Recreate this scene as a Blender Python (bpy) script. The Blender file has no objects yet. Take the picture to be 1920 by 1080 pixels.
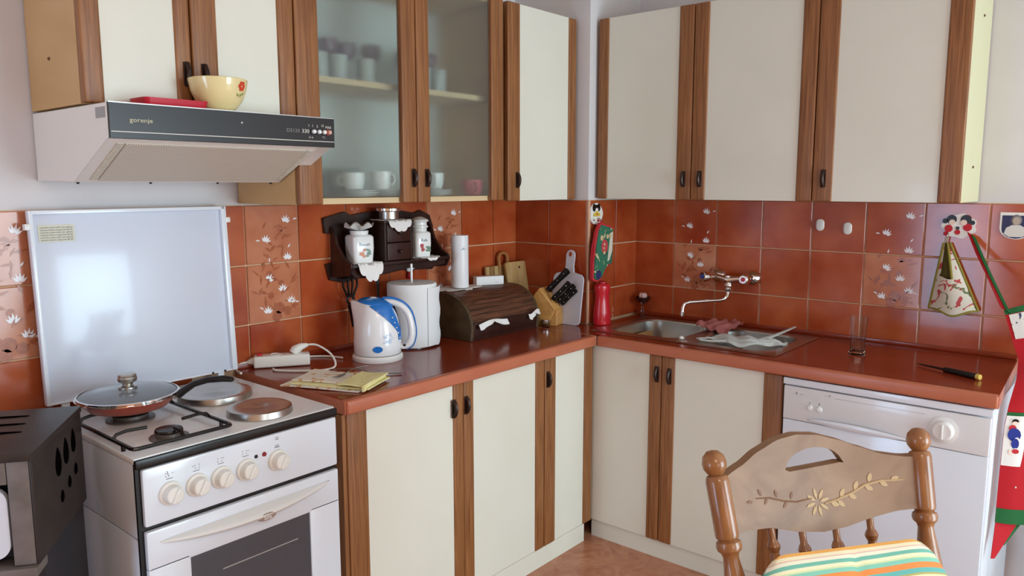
import bpy, bmesh, math, random
from mathutils import Matrix, Vector
random.seed(7)
PI = math.pi
sc = bpy.context.scene
COL = sc.collection

# ------------------------------------------------------------ camera, light, exposure
cd = bpy.data.cameras.new('camera'); cam = bpy.data.objects.new('camera', cd); COL.objects.link(cam)
cd.sensor_width = 36.0; cd.lens = 27.154; cd.clip_start = 0.05
_r = Vector((0.646013501, -0.763325204, -0.001090329)); _u = Vector((0.101694528, 0.08464976, 0.991207668)); _f = Vector((0.756521500, 0.640444416, -0.132310884))
cam.matrix_world = Matrix(((_r.x, _u.x, -_f.x, -3.0885), (_r.y, _u.y, -_f.y, -2.2662), (_r.z, _u.z, -_f.z, 1.4437), (0, 0, 0, 1)))
sc.camera = cam
sc.view_settings.view_transform = 'Standard'; sc.view_settings.look = 'None'
sc.view_settings.gamma = 1.0; sc.view_settings.use_curve_mapping = False
sc.view_settings.exposure = 0.10
w = bpy.data.worlds.new('world'); sc.world = w; w.use_nodes = True
bg = w.node_tree.nodes['Background']; bg.inputs[0].default_value = (0.62, 0.78, 1.0, 1); bg.inputs[1].default_value = 1.0

def area(name, loc, rot, sx, sy, power, color):
    l = bpy.data.lights.new(name, 'AREA'); l.shape = 'RECTANGLE'; l.size = sx; l.size_y = sy
    l.energy = power; l.color = color
    o = bpy.data.objects.new(name, l); o.location = loc; o.rotation_euler = rot; COL.objects.link(o)
    return o
# daylight through the glazed openings behind the camera
area('daylight_front', (-0.95, -4.97, 1.10), (PI/2, 0, 0), 1.5, 1.9, 98, (0.68, 0.90, 1.0))
area('daylight_front_side', (-3.35, -4.97, 1.35), (PI/2, 0, 0), 1.1, 1.3, 14, (0.92, 0.96, 1.0))
area('daylight_left', (-4.97, -0.80, 0.80), (PI/2, 0, -PI/2), 0.60, 1.3, 22, (0.46, 0.70, 1.0))
area('warm_fill', (-3.3, -3.2, 2.50), (0, 0, 0), 0.7, 0.7, 22, (1.0, 0.80, 0.62))  # unseen warm fill, added to warm the fronts on the sink wall
sl_ = bpy.data.lights.new('sun', 'SUN'); sl_.energy = 3.2; sl_.angle = math.radians(1.5); sl_.color = (1.0, 0.93, 0.82)
so_ = bpy.data.objects.new('sun', sl_); COL.objects.link(so_)
so_.rotation_euler = Vector((-0.18, 1.0, -1.05)).to_track_quat('-Z', 'Y').to_euler()

# ------------------------------------------------------------ materials
def lin(c):
    if isinstance(c, str):
        c = tuple(int(c[i:i+2], 16)/255 for i in (0, 2, 4))
    return tuple((v/12.92 if v <= 0.04045 else ((v+0.055)/1.055)**2.4) for v in c) + (1,)
MC = {}
def mat(name, color, rough=0.5, metal=0.0, color2=None, scale=(8, 8, 8), bump=0.0, spec=0.5, coat=0.0, trans=0.0, ior=1.45,
        detail=4, lo=0.35, hi=0.65, distort=0.0, rand=0.0, bscale=None, sheen=0.0):
    if name in MC: return MC[name]
    m = bpy.data.materials.new(name); m.use_nodes = True; nt = m.node_tree; N = nt.nodes; Lk = nt.links
    b = N['Principled BSDF']
    b.inputs['Roughness'].default_value = rough; b.inputs['Metallic'].default_value = metal
    b.inputs['Base Color'].default_value = lin(color); b.inputs['IOR'].default_value = ior
    b.inputs['Specular IOR Level'].default_value = spec; b.inputs['Coat Weight'].default_value = coat
    b.inputs['Coat Roughness'].default_value = 0.08
    b.inputs['Transmission Weight'].default_value = trans
    if sheen: b.inputs['Sheen Weight'].default_value = sheen
    m.diffuse_color = lin(color)
    if color2 is not None or bump:
        tc = N.new('ShaderNodeTexCoord'); mp = N.new('ShaderNodeMapping'); mp.inputs['Scale'].default_value = scale
        Lk.new(tc.outputs['Object'], mp.inputs[0])
        nz = N.new('ShaderNodeTexNoise'); nz.inputs['Scale'].default_value = 1; nz.inputs['Detail'].default_value = detail
        nz.inputs['Distortion'].default_value = distort
        Lk.new(mp.outputs[0], nz.inputs['Vector'])
        if color2 is not None:
            rp = N.new('ShaderNodeValToRGB'); rp.color_ramp.elements[0].position = lo; rp.color_ramp.elements[1].position = hi
            rp.color_ramp.elements[0].color = lin(color); rp.color_ramp.elements[1].color = lin(color2)
            Lk.new(nz.outputs['Fac'], rp.inputs[0]); out = rp.outputs[0]
            if rand:
                oi = N.new('ShaderNodeObjectInfo'); hv = N.new('ShaderNodeHueSaturation')
                mr = N.new('ShaderNodeMapRange'); mr.inputs['To Min'].default_value = 1-rand; mr.inputs['To Max'].default_value = 1+rand
                Lk.new(oi.outputs['Random'], mr.inputs['Value']); Lk.new(mr.outputs[0], hv.inputs['Value']); Lk.new(out, hv.inputs['Color']); out = hv.outputs[0]
            Lk.new(out, b.inputs['Base Color'])
        if bump:
            bp = N.new('ShaderNodeBump'); bp.inputs['Strength'].default_value = bump; bp.inputs['Distance'].default_value = 0.002
            if bscale:
                mp2 = N.new('ShaderNodeMapping'); mp2.inputs['Scale'].default_value = bscale; Lk.new(tc.outputs['Object'], mp2.inputs[0])
                n2 = N.new('ShaderNodeTexNoise'); n2.inputs['Scale'].default_value = 1; Lk.new(mp2.outputs[0], n2.inputs['Vector']); Lk.new(n2.outputs['Fac'], bp.inputs['Height'])
            else: Lk.new(nz.outputs['Fac'], bp.inputs['Height'])
            Lk.new(bp.outputs[0], b.inputs['Normal'])
    MC[name] = m
    return m

def banded(name, axis, stops, period, rough=0.8, bump=0.15):
    """stripes along one object axis"""
    m = bpy.data.materials.new(name); m.use_nodes = True; nt = m.node_tree; N = nt.nodes; Lk = nt.links; b = N['Principled BSDF']
    b.inputs['Roughness'].default_value = rough
    tc = N.new('ShaderNodeTexCoord'); sp = N.new('ShaderNodeSeparateXYZ'); Lk.new(tc.outputs['Object'], sp.inputs[0])
    dv = N.new('ShaderNodeMath'); dv.operation = 'DIVIDE'; dv.inputs[1].default_value = period; Lk.new(sp.outputs[axis], dv.inputs[0])
    fr = N.new('ShaderNodeMath'); fr.operation = 'FRACT'; Lk.new(dv.outputs[0], fr.inputs[0])
    rp = N.new('ShaderNodeValToRGB'); rp.color_ramp.interpolation = 'CONSTANT'
    el = rp.color_ramp.elements
    while len(el) < len(stops): el.new(0.5)
    for i, (p, c) in enumerate(stops): el[i].position = p; el[i].color = lin(c)
    Lk.new(fr.outputs[0], rp.inputs[0]); Lk.new(rp.outputs[0], b.inputs['Base Color'])
    nz = N.new('ShaderNodeTexNoise'); nz.inputs['Scale'].default_value = 500; Lk.new(tc.outputs['Object'], nz.inputs['Vector'])
    bp = N.new('ShaderNodeBump'); bp.inputs['Strength'].default_value = bump; bp.inputs['Distance'].default_value = 0.001
    Lk.new(nz.outputs['Fac'], bp.inputs['Height']); Lk.new(bp.outputs[0], b.inputs['Normal'])
    return m

def dotted(name, base, dot, scale, rad, rough=0.45, axes=(0, 1), angle=0):
    """regular grid of small punched holes"""
    m = bpy.data.materials.new(name); m.use_nodes = True; nt = m.node_tree; N = nt.nodes; Lk = nt.links; b = N['Principled BSDF']
    b.inputs['Roughness'].default_value = rough
    tc = N.new('ShaderNodeTexCoord'); sp = N.new('ShaderNodeSeparateXYZ')
    Lk.new(tc.outputs['Object'], sp.inputs[0]); sq = []
    for a in axes:
        mu = N.new('ShaderNodeMath'); mu.operation = 'MULTIPLY'; mu.inputs[1].default_value = scale; Lk.new(sp.outputs[a], mu.inputs[0])
        fr = N.new('ShaderNodeMath'); fr.operation = 'FRACT'; Lk.new(mu.outputs[0], fr.inputs[0])
        sb = N.new('ShaderNodeMath'); sb.operation = 'SUBTRACT'; sb.inputs[1].default_value = 0.5; Lk.new(fr.outputs[0], sb.inputs[0])
        pw = N.new('ShaderNodeMath'); pw.operation = 'MULTIPLY'; Lk.new(sb.outputs[0], pw.inputs[0]); Lk.new(sb.outputs[0], pw.inputs[1]); sq.append(pw)
    ad = N.new('ShaderNodeMath'); ad.operation = 'ADD'; Lk.new(sq[0].outputs[0], ad.inputs[0]); Lk.new(sq[1].outputs[0], ad.inputs[1])
    lt = N.new('ShaderNodeMath'); lt.operation = 'LESS_THAN'; lt.inputs[1].default_value = rad*rad; Lk.new(ad.outputs[0], lt.inputs[0])
    mx = N.new('ShaderNodeMixRGB'); mx.inputs[1].default_value = lin(base); mx.inputs[2].default_value = lin(dot)
    Lk.new(lt.outputs[0], mx.inputs[0]); Lk.new(mx.outputs[0], b.inputs['Base Color'])
    return m

def print_fabric(name, base, spots, scale, rough=0.85):
    """small scattered prints on cloth"""
    m = bpy.data.materials.new(name); m.use_nodes = True; nt = m.node_tree; N = nt.nodes; Lk = nt.links; b = N['Principled BSDF']
    b.inputs['Roughness'].default_value = rough
    tc = N.new('ShaderNodeTexCoord'); prev = None
    for i, (c, thr) in enumerate(spots):
        mp = N.new('ShaderNodeMapping'); mp.inputs['Scale'].default_value = (scale,)*3; mp.inputs['Location'].default_value = (i*3.1, i*1.7, i*2.3)
        Lk.new(tc.outputs['Object'], mp.inputs[0])
        nz = N.new('ShaderNodeTexNoise'); nz.inputs['Scale'].default_value = 1; nz.inputs['Detail'].default_value = 3; nz.inputs['Distortion'].default_value = 1.2
        Lk.new(mp.outputs[0], nz.inputs['Vector'])
        gt = N.new('ShaderNodeMath'); gt.operation = 'GREATER_THAN'; gt.inputs[1].default_value = thr; Lk.new(nz.outputs['Fac'], gt.inputs[0])
        mx = N.new('ShaderNodeMixRGB'); mx.inputs[2].default_value = lin(c)
        if prev: Lk.new(prev.outputs[0], mx.inputs[1])
        else: mx.inputs[1].default_value = lin(base)
        Lk.new(gt.outputs[0], mx.inputs[0]); prev = mx
    Lk.new(prev.outputs[0], b.inputs['Base Color'])
    return m

WALL = mat('painted_plaster', 'D6D2D2', 0.85, color2='DEDADA', scale=(3, 3, 3), bump=0.08, bscale=(60, 60, 60))
CEIL = mat('ceiling_plaster', 'DAD6D2', 0.9, bump=0.05, scale=(40, 40, 40))
TILE = mat('terracotta_glaze', '9C3A1A', 0.13, color2='BE6238', scale=(6, 6, 6), lo=0.3, hi=0.72, rand=0.09, spec=0.5, bump=0.04, bscale=(9, 9, 9))
TILED = mat('terracotta_glaze_pale', 'B96A48', 0.12, color2='C98562', scale=(12, 12, 12), lo=0.3, hi=0.7, rand=0.04)
GROUT = mat('grout', 'D9B08C', 0.9)
PETAL = mat('petal_white', 'F2F0F2', 0.35)
SEPIA = mat('sepia_print', 'A05636', 0.2, color2='B06746', scale=(60, 60, 60))
FLOORM = mat('marbled_floor', 'A8674A', 0.28, color2='C88E6C', scale=(9, 9, 9), detail=9, distort=2.5, lo=0.3, hi=0.75, coat=0.1)
CREAM = mat('cream_laminate', 'E0DDCE', 0.32, color2='E4E1D3', scale=(3, 3, 3), coat=0.15)
OAK = mat('oak', '744522', 0.42, color2='A26C40', scale=(150, 150, 5), detail=5, distort=0.6, bump=0.12, lo=0.3, hi=0.72)
TAN = mat('tan_board', 'C49A66', 0.6, color2='CDA574', scale=(3, 3, 8))
PALEYEL = mat('pale_yellow_board', 'CEC8A2', 0.55)
BACKP = mat('pale_grey_board', 'DCE2DE', 0.6)
SHELFB = mat('shelf_board', 'D8BE94', 0.6)
BRONZE = mat('dark_bronze', '3A2A24', 0.35, metal=0.6)
BLACK = mat('black_plastic', '14110F', 0.35)
COUNTER = mat('worktop_laminate', '7E2A14', 0.20, color2='8A341A', scale=(5, 5, 5), coat=0.15)
EDGE = mat('worktop_edge', 'B5664A', 0.3, color2='BE7152', scale=(5, 5, 5))
STEEL = mat('stainless', 'B9B6B0', 0.28, metal=1.0, bump=0.03, scale=(200, 10, 10))
CHROME = mat('chrome', 'E4E2E0', 0.08, metal=1.0)
BRUSH = mat('brushed_steel', 'BDB9B2', 0.30, metal=1.0)
ENAMEL = mat('white_enamel', 'E2E8F0', 0.18, coat=0.3)
ENAMEL2 = mat('cream_enamel', 'E8E0D6', 0.35)
GRIPM = mat('grip_white', 'E6E4E0', 0.3)
PLASTW = mat('white_plastic', 'E8E6E2', 0.3)
PLASTC = mat('cream_plastic', 'EBE8E0', 0.35)
BLKEN = mat('black_enamel', '17110F', 0.25)
HOODBLK = mat('anodised_black', '2A2626', 0.3, metal=0.2)
PORC = mat('porcelain', 'EEF0EE', 0.15, coat=0.4)
LACE = mat('white_lace', 'F0EDEA', 0.9, bump=0.5, scale=(300, 300, 300))
DARKW = mat('dark_stained_wood', '22110D', 0.35, color2='341A12', scale=(40, 40, 8), bump=0.1)
DARKW2 = mat('dark_stained_drawer', '3A1E16', 0.35, color2='2C150F', scale=(40, 40, 8), bump=0.1)
TEXTD = mat('dark_print', '3C3A3C', 0.5)
TEXTG = mat('grey_print', '8A8684', 0.5)
TEXTL = mat('light_print', 'DCD6CC', 0.4)

# ------------------------------------------------------------ mesh builder
def cr(pts, n=6):
    P = [Vector(p) for p in pts]; P = [P[0]]+P+[P[-1]]; out = []
    for i in range(1, len(P)-2):
        for k in range(n):
            t = k/n; a, b, c, d = P[i-1], P[i], P[i+1], P[i+2]
            out.append(0.5*((2*b)+(c-a)*t+(2*a-5*b+4*c-d)*t*t+(3*b-a-3*c+d)*t*t*t))
    return out+[P[-2]]
def crr(rs, n=6):
    out = []
    for a, b in zip(rs, rs[1:]): out += [a+(b-a)*k/n for k in range(n)]
    return out+[rs[-1]]
class MB:
    def __init__(self): self.bm = bmesh.new()
    def _bev(self, verts, bev, seg):
        if bev > 0:
            ed = list({e for v in verts for e in v.link_edges})
            bmesh.ops.bevel(self.bm, geom=ed, offset=bev, segments=seg, affect='EDGES', profile=0.6)
    def box(self, x0, x1, y0, y1, z0, z1, bev=0, seg=2, M=None):
        vs = [self.bm.verts.new((x, y, z)) for x in (x0, x1) for y in (y0, y1) for z in (z0, z1)]
        for q in ((0, 1, 3, 2), (4, 6, 7, 5), (0, 4, 5, 1), (2, 3, 7, 6), (0, 2, 6, 4), (1, 5, 7, 3)):
            self.bm.faces.new([vs[i] for i in q])
        if M: bmesh.ops.transform(self.bm, matrix=M, verts=vs)
        self._bev(vs, bev, seg); return self
    def prism(self, pts, f, lo, hi, bev=0, seg=1):
        """pts 2D outline, f(u,v,w)->xyz"""
        a = [self.bm.verts.new(f(u, v, lo)) for u, v in pts]; b = [self.bm.verts.new(f(u, v, hi)) for u, v in pts]
        n = len(pts); self.bm.faces.new(a); self.bm.faces.new(b[::-1])
        for i in range(n): self.bm.faces.new((a[i], a[(i+1) % n], b[(i+1) % n], b[i]))
        if bev: self._bev([*a, *b], bev, seg)
        return self
    def rings(self, rs, cap0=True, cap1=True, closed=False):
        L = [[self.bm.verts.new(p) for p in r] for r in rs]; n = len(L[0])
        rng = len(L) if closed else len(L)-1
        for k in range(rng):
            a, b = L[k], L[(k+1) % len(L)]
            for i in range(n): self.bm.faces.new((a[i], a[(i+1) % n], b[(i+1) % n], b[i]))
        if not closed:
            if cap0: self.bm.faces.new(L[0])
            if cap1: self.bm.faces.new(L[-1][::-1])
        return self
    def lathe(self, prof, c=(0, 0, 0), seg=28, M=None, cap0=True, cap1=True, sx=1, sy=1):
        rs = []
        for r, z in prof:
            r = max(r, 1e-4)
            ring = [Vector((r*sx*math.cos(2*PI*i/seg), r*sy*math.sin(2*PI*i/seg), z)) for i in range(seg)]
            if M: ring = [M @ p for p in ring]
            rs.append([p+Vector(c) for p in ring])
        return self.rings(rs, cap0, cap1)
    def cyl(self, p0, p1, r0, r1=None, seg=16):
        r1 = r0 if r1 is None else r1
        return self.tube([p0, p1], [r0, r1], seg)
    def tube(self, pts, r, seg=10, flat=1.0, upv=None):
        pts = [Vector(p) for p in pts]; n = len(pts)
        if not isinstance(r, (list, tuple)): r = [r]*n
        rs = []; prev = None
        for i, p in enumerate(pts):
            t = (pts[min(i+1, n-1)]-pts[max(i-1, 0)]).normalized()
            if prev is None:
                a = Vector(upv) if upv else (Vector((0, 0, 1)) if abs(t.z) < 0.9 else Vector((1, 0, 0)))
            else: a = prev
            a = (a-t*a.dot(t)).normalized(); prev = a; b = t.cross(a)
            rs.append([p+a*(math.cos(2*PI*k/seg)*r[i]*flat)+b*(math.sin(2*PI*k/seg)*r[i]) for k in range(seg)])
        return self.rings(rs)
    def sheet(self, fn, nu, nv, th=0.002):
        g = [[Vector(fn(i/nu, j/nv)) for j in range(nv+1)] for i in range(nu+1)]
        V = []; W = []
        for i in range(nu+1):
            rv, rw = [], []
            for j in range(nv+1):
                du = g[min(i+1, nu)][j]-g[max(i-1, 0)][j]; dv = g[i][min(j+1, nv)]-g[i][max(j-1, 0)]
                nn = du.cross(dv); nn = nn.normalized() if nn.length > 1e-12 else Vector((0, 0, 1))
                rv.append(self.bm.verts.new(g[i][j]+nn*th/2)); rw.append(self.bm.verts.new(g[i][j]-nn*th/2))
            V.append(rv); W.append(rw)
        F = self.bm.faces.new
        for i in range(nu):
            for j in range(nv):
                F((V[i][j], V[i+1][j], V[i+1][j+1], V[i][j+1])); F((W[i][j], W[i][j+1], W[i+1][j+1], W[i+1][j]))
        for i in range(nu):
            F((V[i][0], W[i][0], W[i+1][0], V[i+1][0])); F((V[i][nv], V[i+1][nv], W[i+1][nv], W[i][nv]))
        for j in range(nv):
            F((V[0][j], V[0][j+1], W[0][j+1], W[0][j])); F((V[nu][j], W[nu][j], W[nu][j+1], V[nu][j+1]))
        return self
    def ball(self, c, r, sx=1, sy=1, sz=1, seg=16):
        k = seg//2
        prof = [(r*math.sin(PI*i/k), -r*math.cos(PI*i/k)) for i in range(k+1)]
        rs = [[Vector((c[0]+max(a, 1e-4)*sx*math.cos(2*PI*i/seg), c[1]+max(a, 1e-4)*sy*math.sin(2*PI*i/seg), c[2]+z*sz)) for i in range(seg)] for a, z in prof]
        return self.rings(rs)
    def xf(self, M):
        bmesh.ops.transform(self.bm, matrix=M, verts=self.bm.verts); return self
    def build(self, name, m, parent=None, ang=35):
        bmesh.ops.recalc_face_normals(self.bm, faces=self.bm.faces)
        me = bpy.data.meshes.new(name)
        R = parent.get('_w') if parent is not None else None
        if R:
            T = Matrix([R[i*4:i*4+4] for i in range(4)]); bmesh.ops.transform(self.bm, matrix=T.inverted(), verts=self.bm.verts)
        self.bm.to_mesh(me); self.bm.free()
        me.materials.append(m)
        for p in me.polygons: p.use_smooth = True
        me.set_sharp_from_angle(angle=math.radians(ang))
        o = bpy.data.objects.new(name, me); COL.objects.link(o)
        if parent is not None:
            o.parent = parent
            if R: o['_w'] = R
        return o
def thing(name, label, cat, loc=(0, 0, 0), rz=0, group=None, world=True):
    o = bpy.data.objects.new(name, None); COL.objects.link(o); o.empty_display_size = 0.05
    o.location = loc; o.rotation_euler = (0, 0, rz); o['label'] = label; o['category'] = cat
    if group: o['group'] = group
    if world:
        M = Matrix.Translation(loc) @ Matrix.Rotation(rz, 4, 'Z'); o['_w'] = [v for r in M for v in r]
    return o
def tag(o, label, cat, group=None):
    o['label'] = label; o['category'] = cat
    if group: o['group'] = group
    return o
def struct(name, mb, m, parent=None):
    o = mb.build(name, m, parent)
    if parent is None: o['kind'] = 'structure'
    return o
def part(name, m, parent, *boxes, bev=0.0, seg=2):
    mb = MB()
    for b in boxes: mb.box(*b, bev=bev, seg=seg)
    return mb.build(name, m, parent)
def lettering(body, size, M, m, parent, name='lettering', depth=0.0004, align='CENTER', sx=1.0):
    cu = bpy.data.curves.new(name, 'FONT'); cu.body = body; cu.size = size; cu.extrude = depth; cu.align_x = align; cu.align_y = 'CENTER'
    cu.resolution_u = 2
    t = bpy.data.objects.new('tmp', cu); COL.objects.link(t)
    me = bpy.data.meshes.new_from_object(t); bpy.data.objects.remove(t); bpy.data.curves.remove(cu)
    me.name = name; me.transform(Matrix.Diagonal((sx, 1, 1, 1))); me.transform(M)
    if parent is not None and parent.get('_w'):
        R = parent['_w']; me.transform(Matrix([list(R[i*4:i*4+4]) for i in range(4)]).inverted())
    me.materials.clear(); me.materials.append(m)
    o = bpy.data.objects.new(name, me); COL.objects.link(o); o.parent = parent
    return o
def faceA(x, y, z, tilt=0):   # upright, read from -y
    return Matrix.Translation((x, y, z)) @ Matrix.Rotation(PI/2+tilt, 4, 'X')
def faceB(x, y, z):           # upright, read from -x
    return Matrix.Translation((x, y, z)) @ Matrix.Rotation(-PI/2, 4, 'Z') @ Matrix.Rotation(PI/2, 4, 'X')
def clone(root, loc, label=None, rz=None):
    r = root.copy(); COL.objects.link(r); r.location = loc
    if rz is not None: r.rotation_euler = (0, 0, rz)
    if label: r['label'] = label
    for ch in list(root.children):
        c = ch.copy(); COL.objects.link(c); c.parent = r
        for g in list(ch.children):
            d = g.copy(); COL.objects.link(d); d.parent = c
    return r

# ------------------------------------------------------------ room shell
XL, YF, ZC = -5.0, -5.0, 2.62
struct('floor', MB().box(XL, 0, YF, 0, -0.06, 0), FLOORM)
struct('ceiling', MB().box(XL, 0, YF, 0, ZC, ZC+0.06), CEIL)
wall_back = struct('wall_back', MB().box(XL, 0.12, 0.0, 0.12, 0, ZC), WALL)
wall_right = struct('wall_right', MB().box(0.0, 0.12, YF, 0.0, 0, ZC), WALL)
# far walls, behind the camera, with their glazed openings
BEIGE = mat('warm_beige_wall', 'DCB088', 0.8, color2='E0B892', scale=(2, 2, 2))
struct('wall_left', MB().box(XL-0.1, XL, YF, -1.11, 0, ZC).box(XL-0.1, XL, -0.49, 0, 0, ZC).box(XL-0.1, XL, -1.11, -0.49, 1.5, ZC).box(XL-0.1, XL, -1.11, -0.49, 0, 0.12), BEIGE)
FRW = mat('pale_far_wall', 'E0E2DC', 0.85, color2='E4E6E0', scale=(2, 2, 2))
struct('wall_front', MB().box(XL, -3.95, YF-0.1, YF, 0, ZC).box(-2.75, -1.75, YF-0.1, YF, 0, ZC).box(-0.15, 0, YF-0.1, YF, 0, ZC).box(-1.75, -0.15, YF-0.1, YF, 2.1, ZC).box(-1.75, -0.15, YF-0.1, YF, 0, 0.1).box(-3.95, -2.75, YF-0.1, YF, 2.05, ZC).box(-3.95, -2.75, YF-0.1, YF, 0, 0.65), FRW)
wf = MB()
for x0, x1, z0, z1 in ((-1.75, -1.70, 0.1, 2.1), (-0.20, -0.15, 0.1, 2.1), (-1.75, -0.15, 0.1, 0.15), (-1.75, -0.15, 2.05, 2.1), (-3.95, -3.9, 0.65, 2.05), (-2.8, -2.75, 0.65, 2.05)):
    wf.box(x0, x1, YF-0.08, YF-0.03, z0, z1)
struct('window_1', wf, PLASTW)
wf = MB()
for y0, y1, z0, z1 in ((-1.11, -1.08, 0.12, 1.5), (-0.52, -0.49, 0.12, 1.5), (-1.11, -0.49, 0.12, 0.15), (-1.11, -0.49, 1.47, 1.5)):
    wf.box(XL-0.08, XL-0.03, y0, y1, z0, z1)
struct('window_2', wf, PLASTW)
CX, CY = 0.387, 0.400
chim = struct('wall_corner', MB().box(-CX, 0, -CY, 0, 0, ZC), WALL)

# ---- tiles, each its own piece
ZT, TW, TH, GR, ZB = 1.38, 0.2, 0.194, 0.0026, 0.852
def tile_on(parent, plane, s0, s1, z0, z1, off, decor, backing=None):
    m = TILED if decor else TILE
    mb = MB(); t0, t1 = off, off+0.007
    a, b = s0+GR, s1-GR
    if plane == 'y': mb.box(a, b, -t1, -t0, z0+GR, z1-GR, bev=0.0015, seg=1)
    else: mb.box(-t1, -t0, -b, -a, z0+GR, z1-GR, bev=0.0015, seg=1)
    o = mb.build('tile', m, parent)
    if decor: o['label'] = 'paler tile with a painted flower spray'
    return o
def flower_print(parent, plane, s0, zt, off, rows):
    """white starry blossoms and sepia leaves, flat on the two decorated tiles"""
    P = MB(); S = MB(); rnd = random.Random(3)
    e = 0.0006; t = off+0.0074
    def f(u, v, w): return (s0+u, -t-w, zt-v) if plane == 'y' else (-t-w, -(s0+u), zt-v)
    cnt = [0]
    def leaf(M, u, v, a, L, wd, st=0.0):
        c, s = math.cos(a), math.sin(a); cnt[0] += 1
        pts = [(st, 0), (L*0.45, wd), (L, 0), (L*0.45, -wd)]
        M.prism([(u+x*c-y*s, v+x*s+y*c) for x, y in pts], f, 0, e+0.00003*(cnt[0] % 7))
    for (u, v, a) in ((.148, .062, -1.3), (.070, .125, -1.2), (.152, .187, -1.5), (.075, .252, -1.0), (.130, .292, -1.6), (.160, .335, -1.4), (.070, .362, -1.5)):
        for k in range(5):
            leaf(P, u, v, a+(k-2)*0.42, 0.030-0.003*abs(k-2), 0.0042, 0.004)
    for (u, v, a) in ((.178, .05, -.2), (.035, .115, .1), (.155, .145, -.9), (.082, .19, -1.4), (.175, .33, .1), (.04, .335, .5)):
        leaf(P, u, v, a, 0.018, 0.0028)
    for k in range(46 if plane == 'y' else 26):
        v = (0.06 if plane == 'y' else 0.20)+(0.30 if plane == 'y' else 0.17)*rnd.random(); sp = 0.035+0.04*(v/0.36)
        u = 0.105+sp*(rnd.random()*2-1); leaf(S, u, v, rnd.random()*6.28, 0.022+0.02*rnd.random(), 0.003+0.003*rnd.random())
    for (u, v, r) in ((.115, .345, .020), (.145, .358, .016), (.105, .372, .018), (.085, .30, .012), (.125, .262, .011)):
        S.prism([(u+r*math.cos(2*PI*k/10), v+r*math.sin(2*PI*k/10)) for k in range(10)], f, 0, e*0.8)
    a = P.build('blossom_print', PETAL, parent); b = S.build('leaf_print', SEPIA, parent)
def rows():
    return ((ZT-TH, ZT), (ZT-2*TH, ZT-TH), (ZB+0.001, ZT-2*TH))
ga = struct('grout_bed', MB().box(-3.05, -CX, -0.004, 0, ZT-3*TH-0.003, ZT), GROUT, wall_back)
for i in range(-6, 7):
    s0 = -1.749+TW*i; s1 = min(s0+TW, -CX-0.002)
    if s1-s0 < 0.02: continue
    for r, (z0, z1) in enumerate(rows()): tile_on(wall_back, 'y', s0, s1, z0 if (r < 2 or s1 > -1.81) else ZT-3*TH, z1, 0.003, (i % 4 == 0) and r < 2)
    if i % 4 == 0: flower_print(wall_back, 'y', s0, ZT, 0.003, 2)
gb = struct('grout_bed', MB().box(-0.004, 0, -3.0, -CY, ZB-0.02, ZT), GROUT, wall_right)
for i in range(-1, 12):
    s0 = 0.4032+TW*i if i > 0 else 0.4032; s1 = 0.4032+TW*(i+1)
    if i < 0: continue
    for r, (z0, z1) in enumerate(rows()): tile_on(wall_right, 'x', s0, s1, z0, z1, 0.003, (i % 4 == 1) and r == 1)
    if i % 4 == 1: flower_print(wall_right, 'x', s0, ZT, 0.003, 2)
# chimney breast in the corner
struct('grout_bed', MB().box(-CX-0.004, -CX, -CY-0.004, 0, ZB-0.02, ZT).box(-CX, 0, -CY-0.004, -CY, ZB-0.02, ZT), GROUT, chim)
for s0 in (0.003, 0.2):
    for z0, z1 in rows():
        MB().box(-CX-0.010, -CX-0.003, -min(s0+TW, CY)+GR, -s0-GR, z0+GR, z1-GR, bev=0.0015, seg=1).build('tile', TILE, chim)
for x0, x1 in ((-CX, -0.187), (-0.187, -0.008)):
    for z0, z1 in rows():
        MB().box(x0+GR, x1-GR, -CY-0.010, -CY-0.003, z0+GR, z1-GR, bev=0.0015, seg=1).build('tile', TILE, chim)
MB().box(-CX-0.012, -CX-0.001, -CY-0.012, -CY-0.001, ZB+0.001, ZT+0.001, bev=0.003).build('corner_bead', mat('bead', 'D8A888', 0.4), chim)

# ------------------------------------------------------------ cabinets
def BX(fr, s0, s1, d0, d1, z0, z1):
    return (s0, s1, -d1, -d0, z0, z1) if fr == 'A' else (-d1, -d0, -s1, -s0, z0, z1)
def handle(door, fr, s, d, z):
    mb = MB(); mb.box(*BX(fr, s-0.0085, s+0.0085, d, d+0.004, z-0.030, z+0.030), bev=0.0015)
    pts = []
    for k in range(9):
        a = k/8; zz = z-0.026+0.052*a; dd = d+0.002+0.012*math.sin(PI*a)**0.6
        pts.append((s, -dd, zz) if fr == 'A' else (-dd, -s, zz))
    mb.tube(pts, 0.0065, 10); return mb.build('handle', BRONZE, door)
def door(root, fr, s0, s1, z0, z1, d0, wl, wr, hs=None, hz=None, glass=None, base=False):
    a, b = s0+wl, s1-wr
    if glass:
        dr = part('door', glass, root, BX(fr, a-0.004, b+0.004, d0+0.006, d0+0.010, z0+0.02, z1-0.004))
        dr['label'] = 'frosted glass door'
    else:
        dr = part('door', CREAM, root, BX(fr, a-0.004, b+0.004, d0, d0+0.018, z0, z1), bev=0.001, seg=1)
    if wl: part('strip', OAK, dr, BX(fr, s0, a, d0, d0+0.023, z0, z1), bev=0.005, seg=3)
    if wr: part('strip', OAK, dr, BX(fr, b, s1, d0, d0+0.023, z0, z1), bev=0.005, seg=3)
    if hs is not None: handle(dr, fr, hs, d0+0.023, hz)
    return dr
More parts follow.
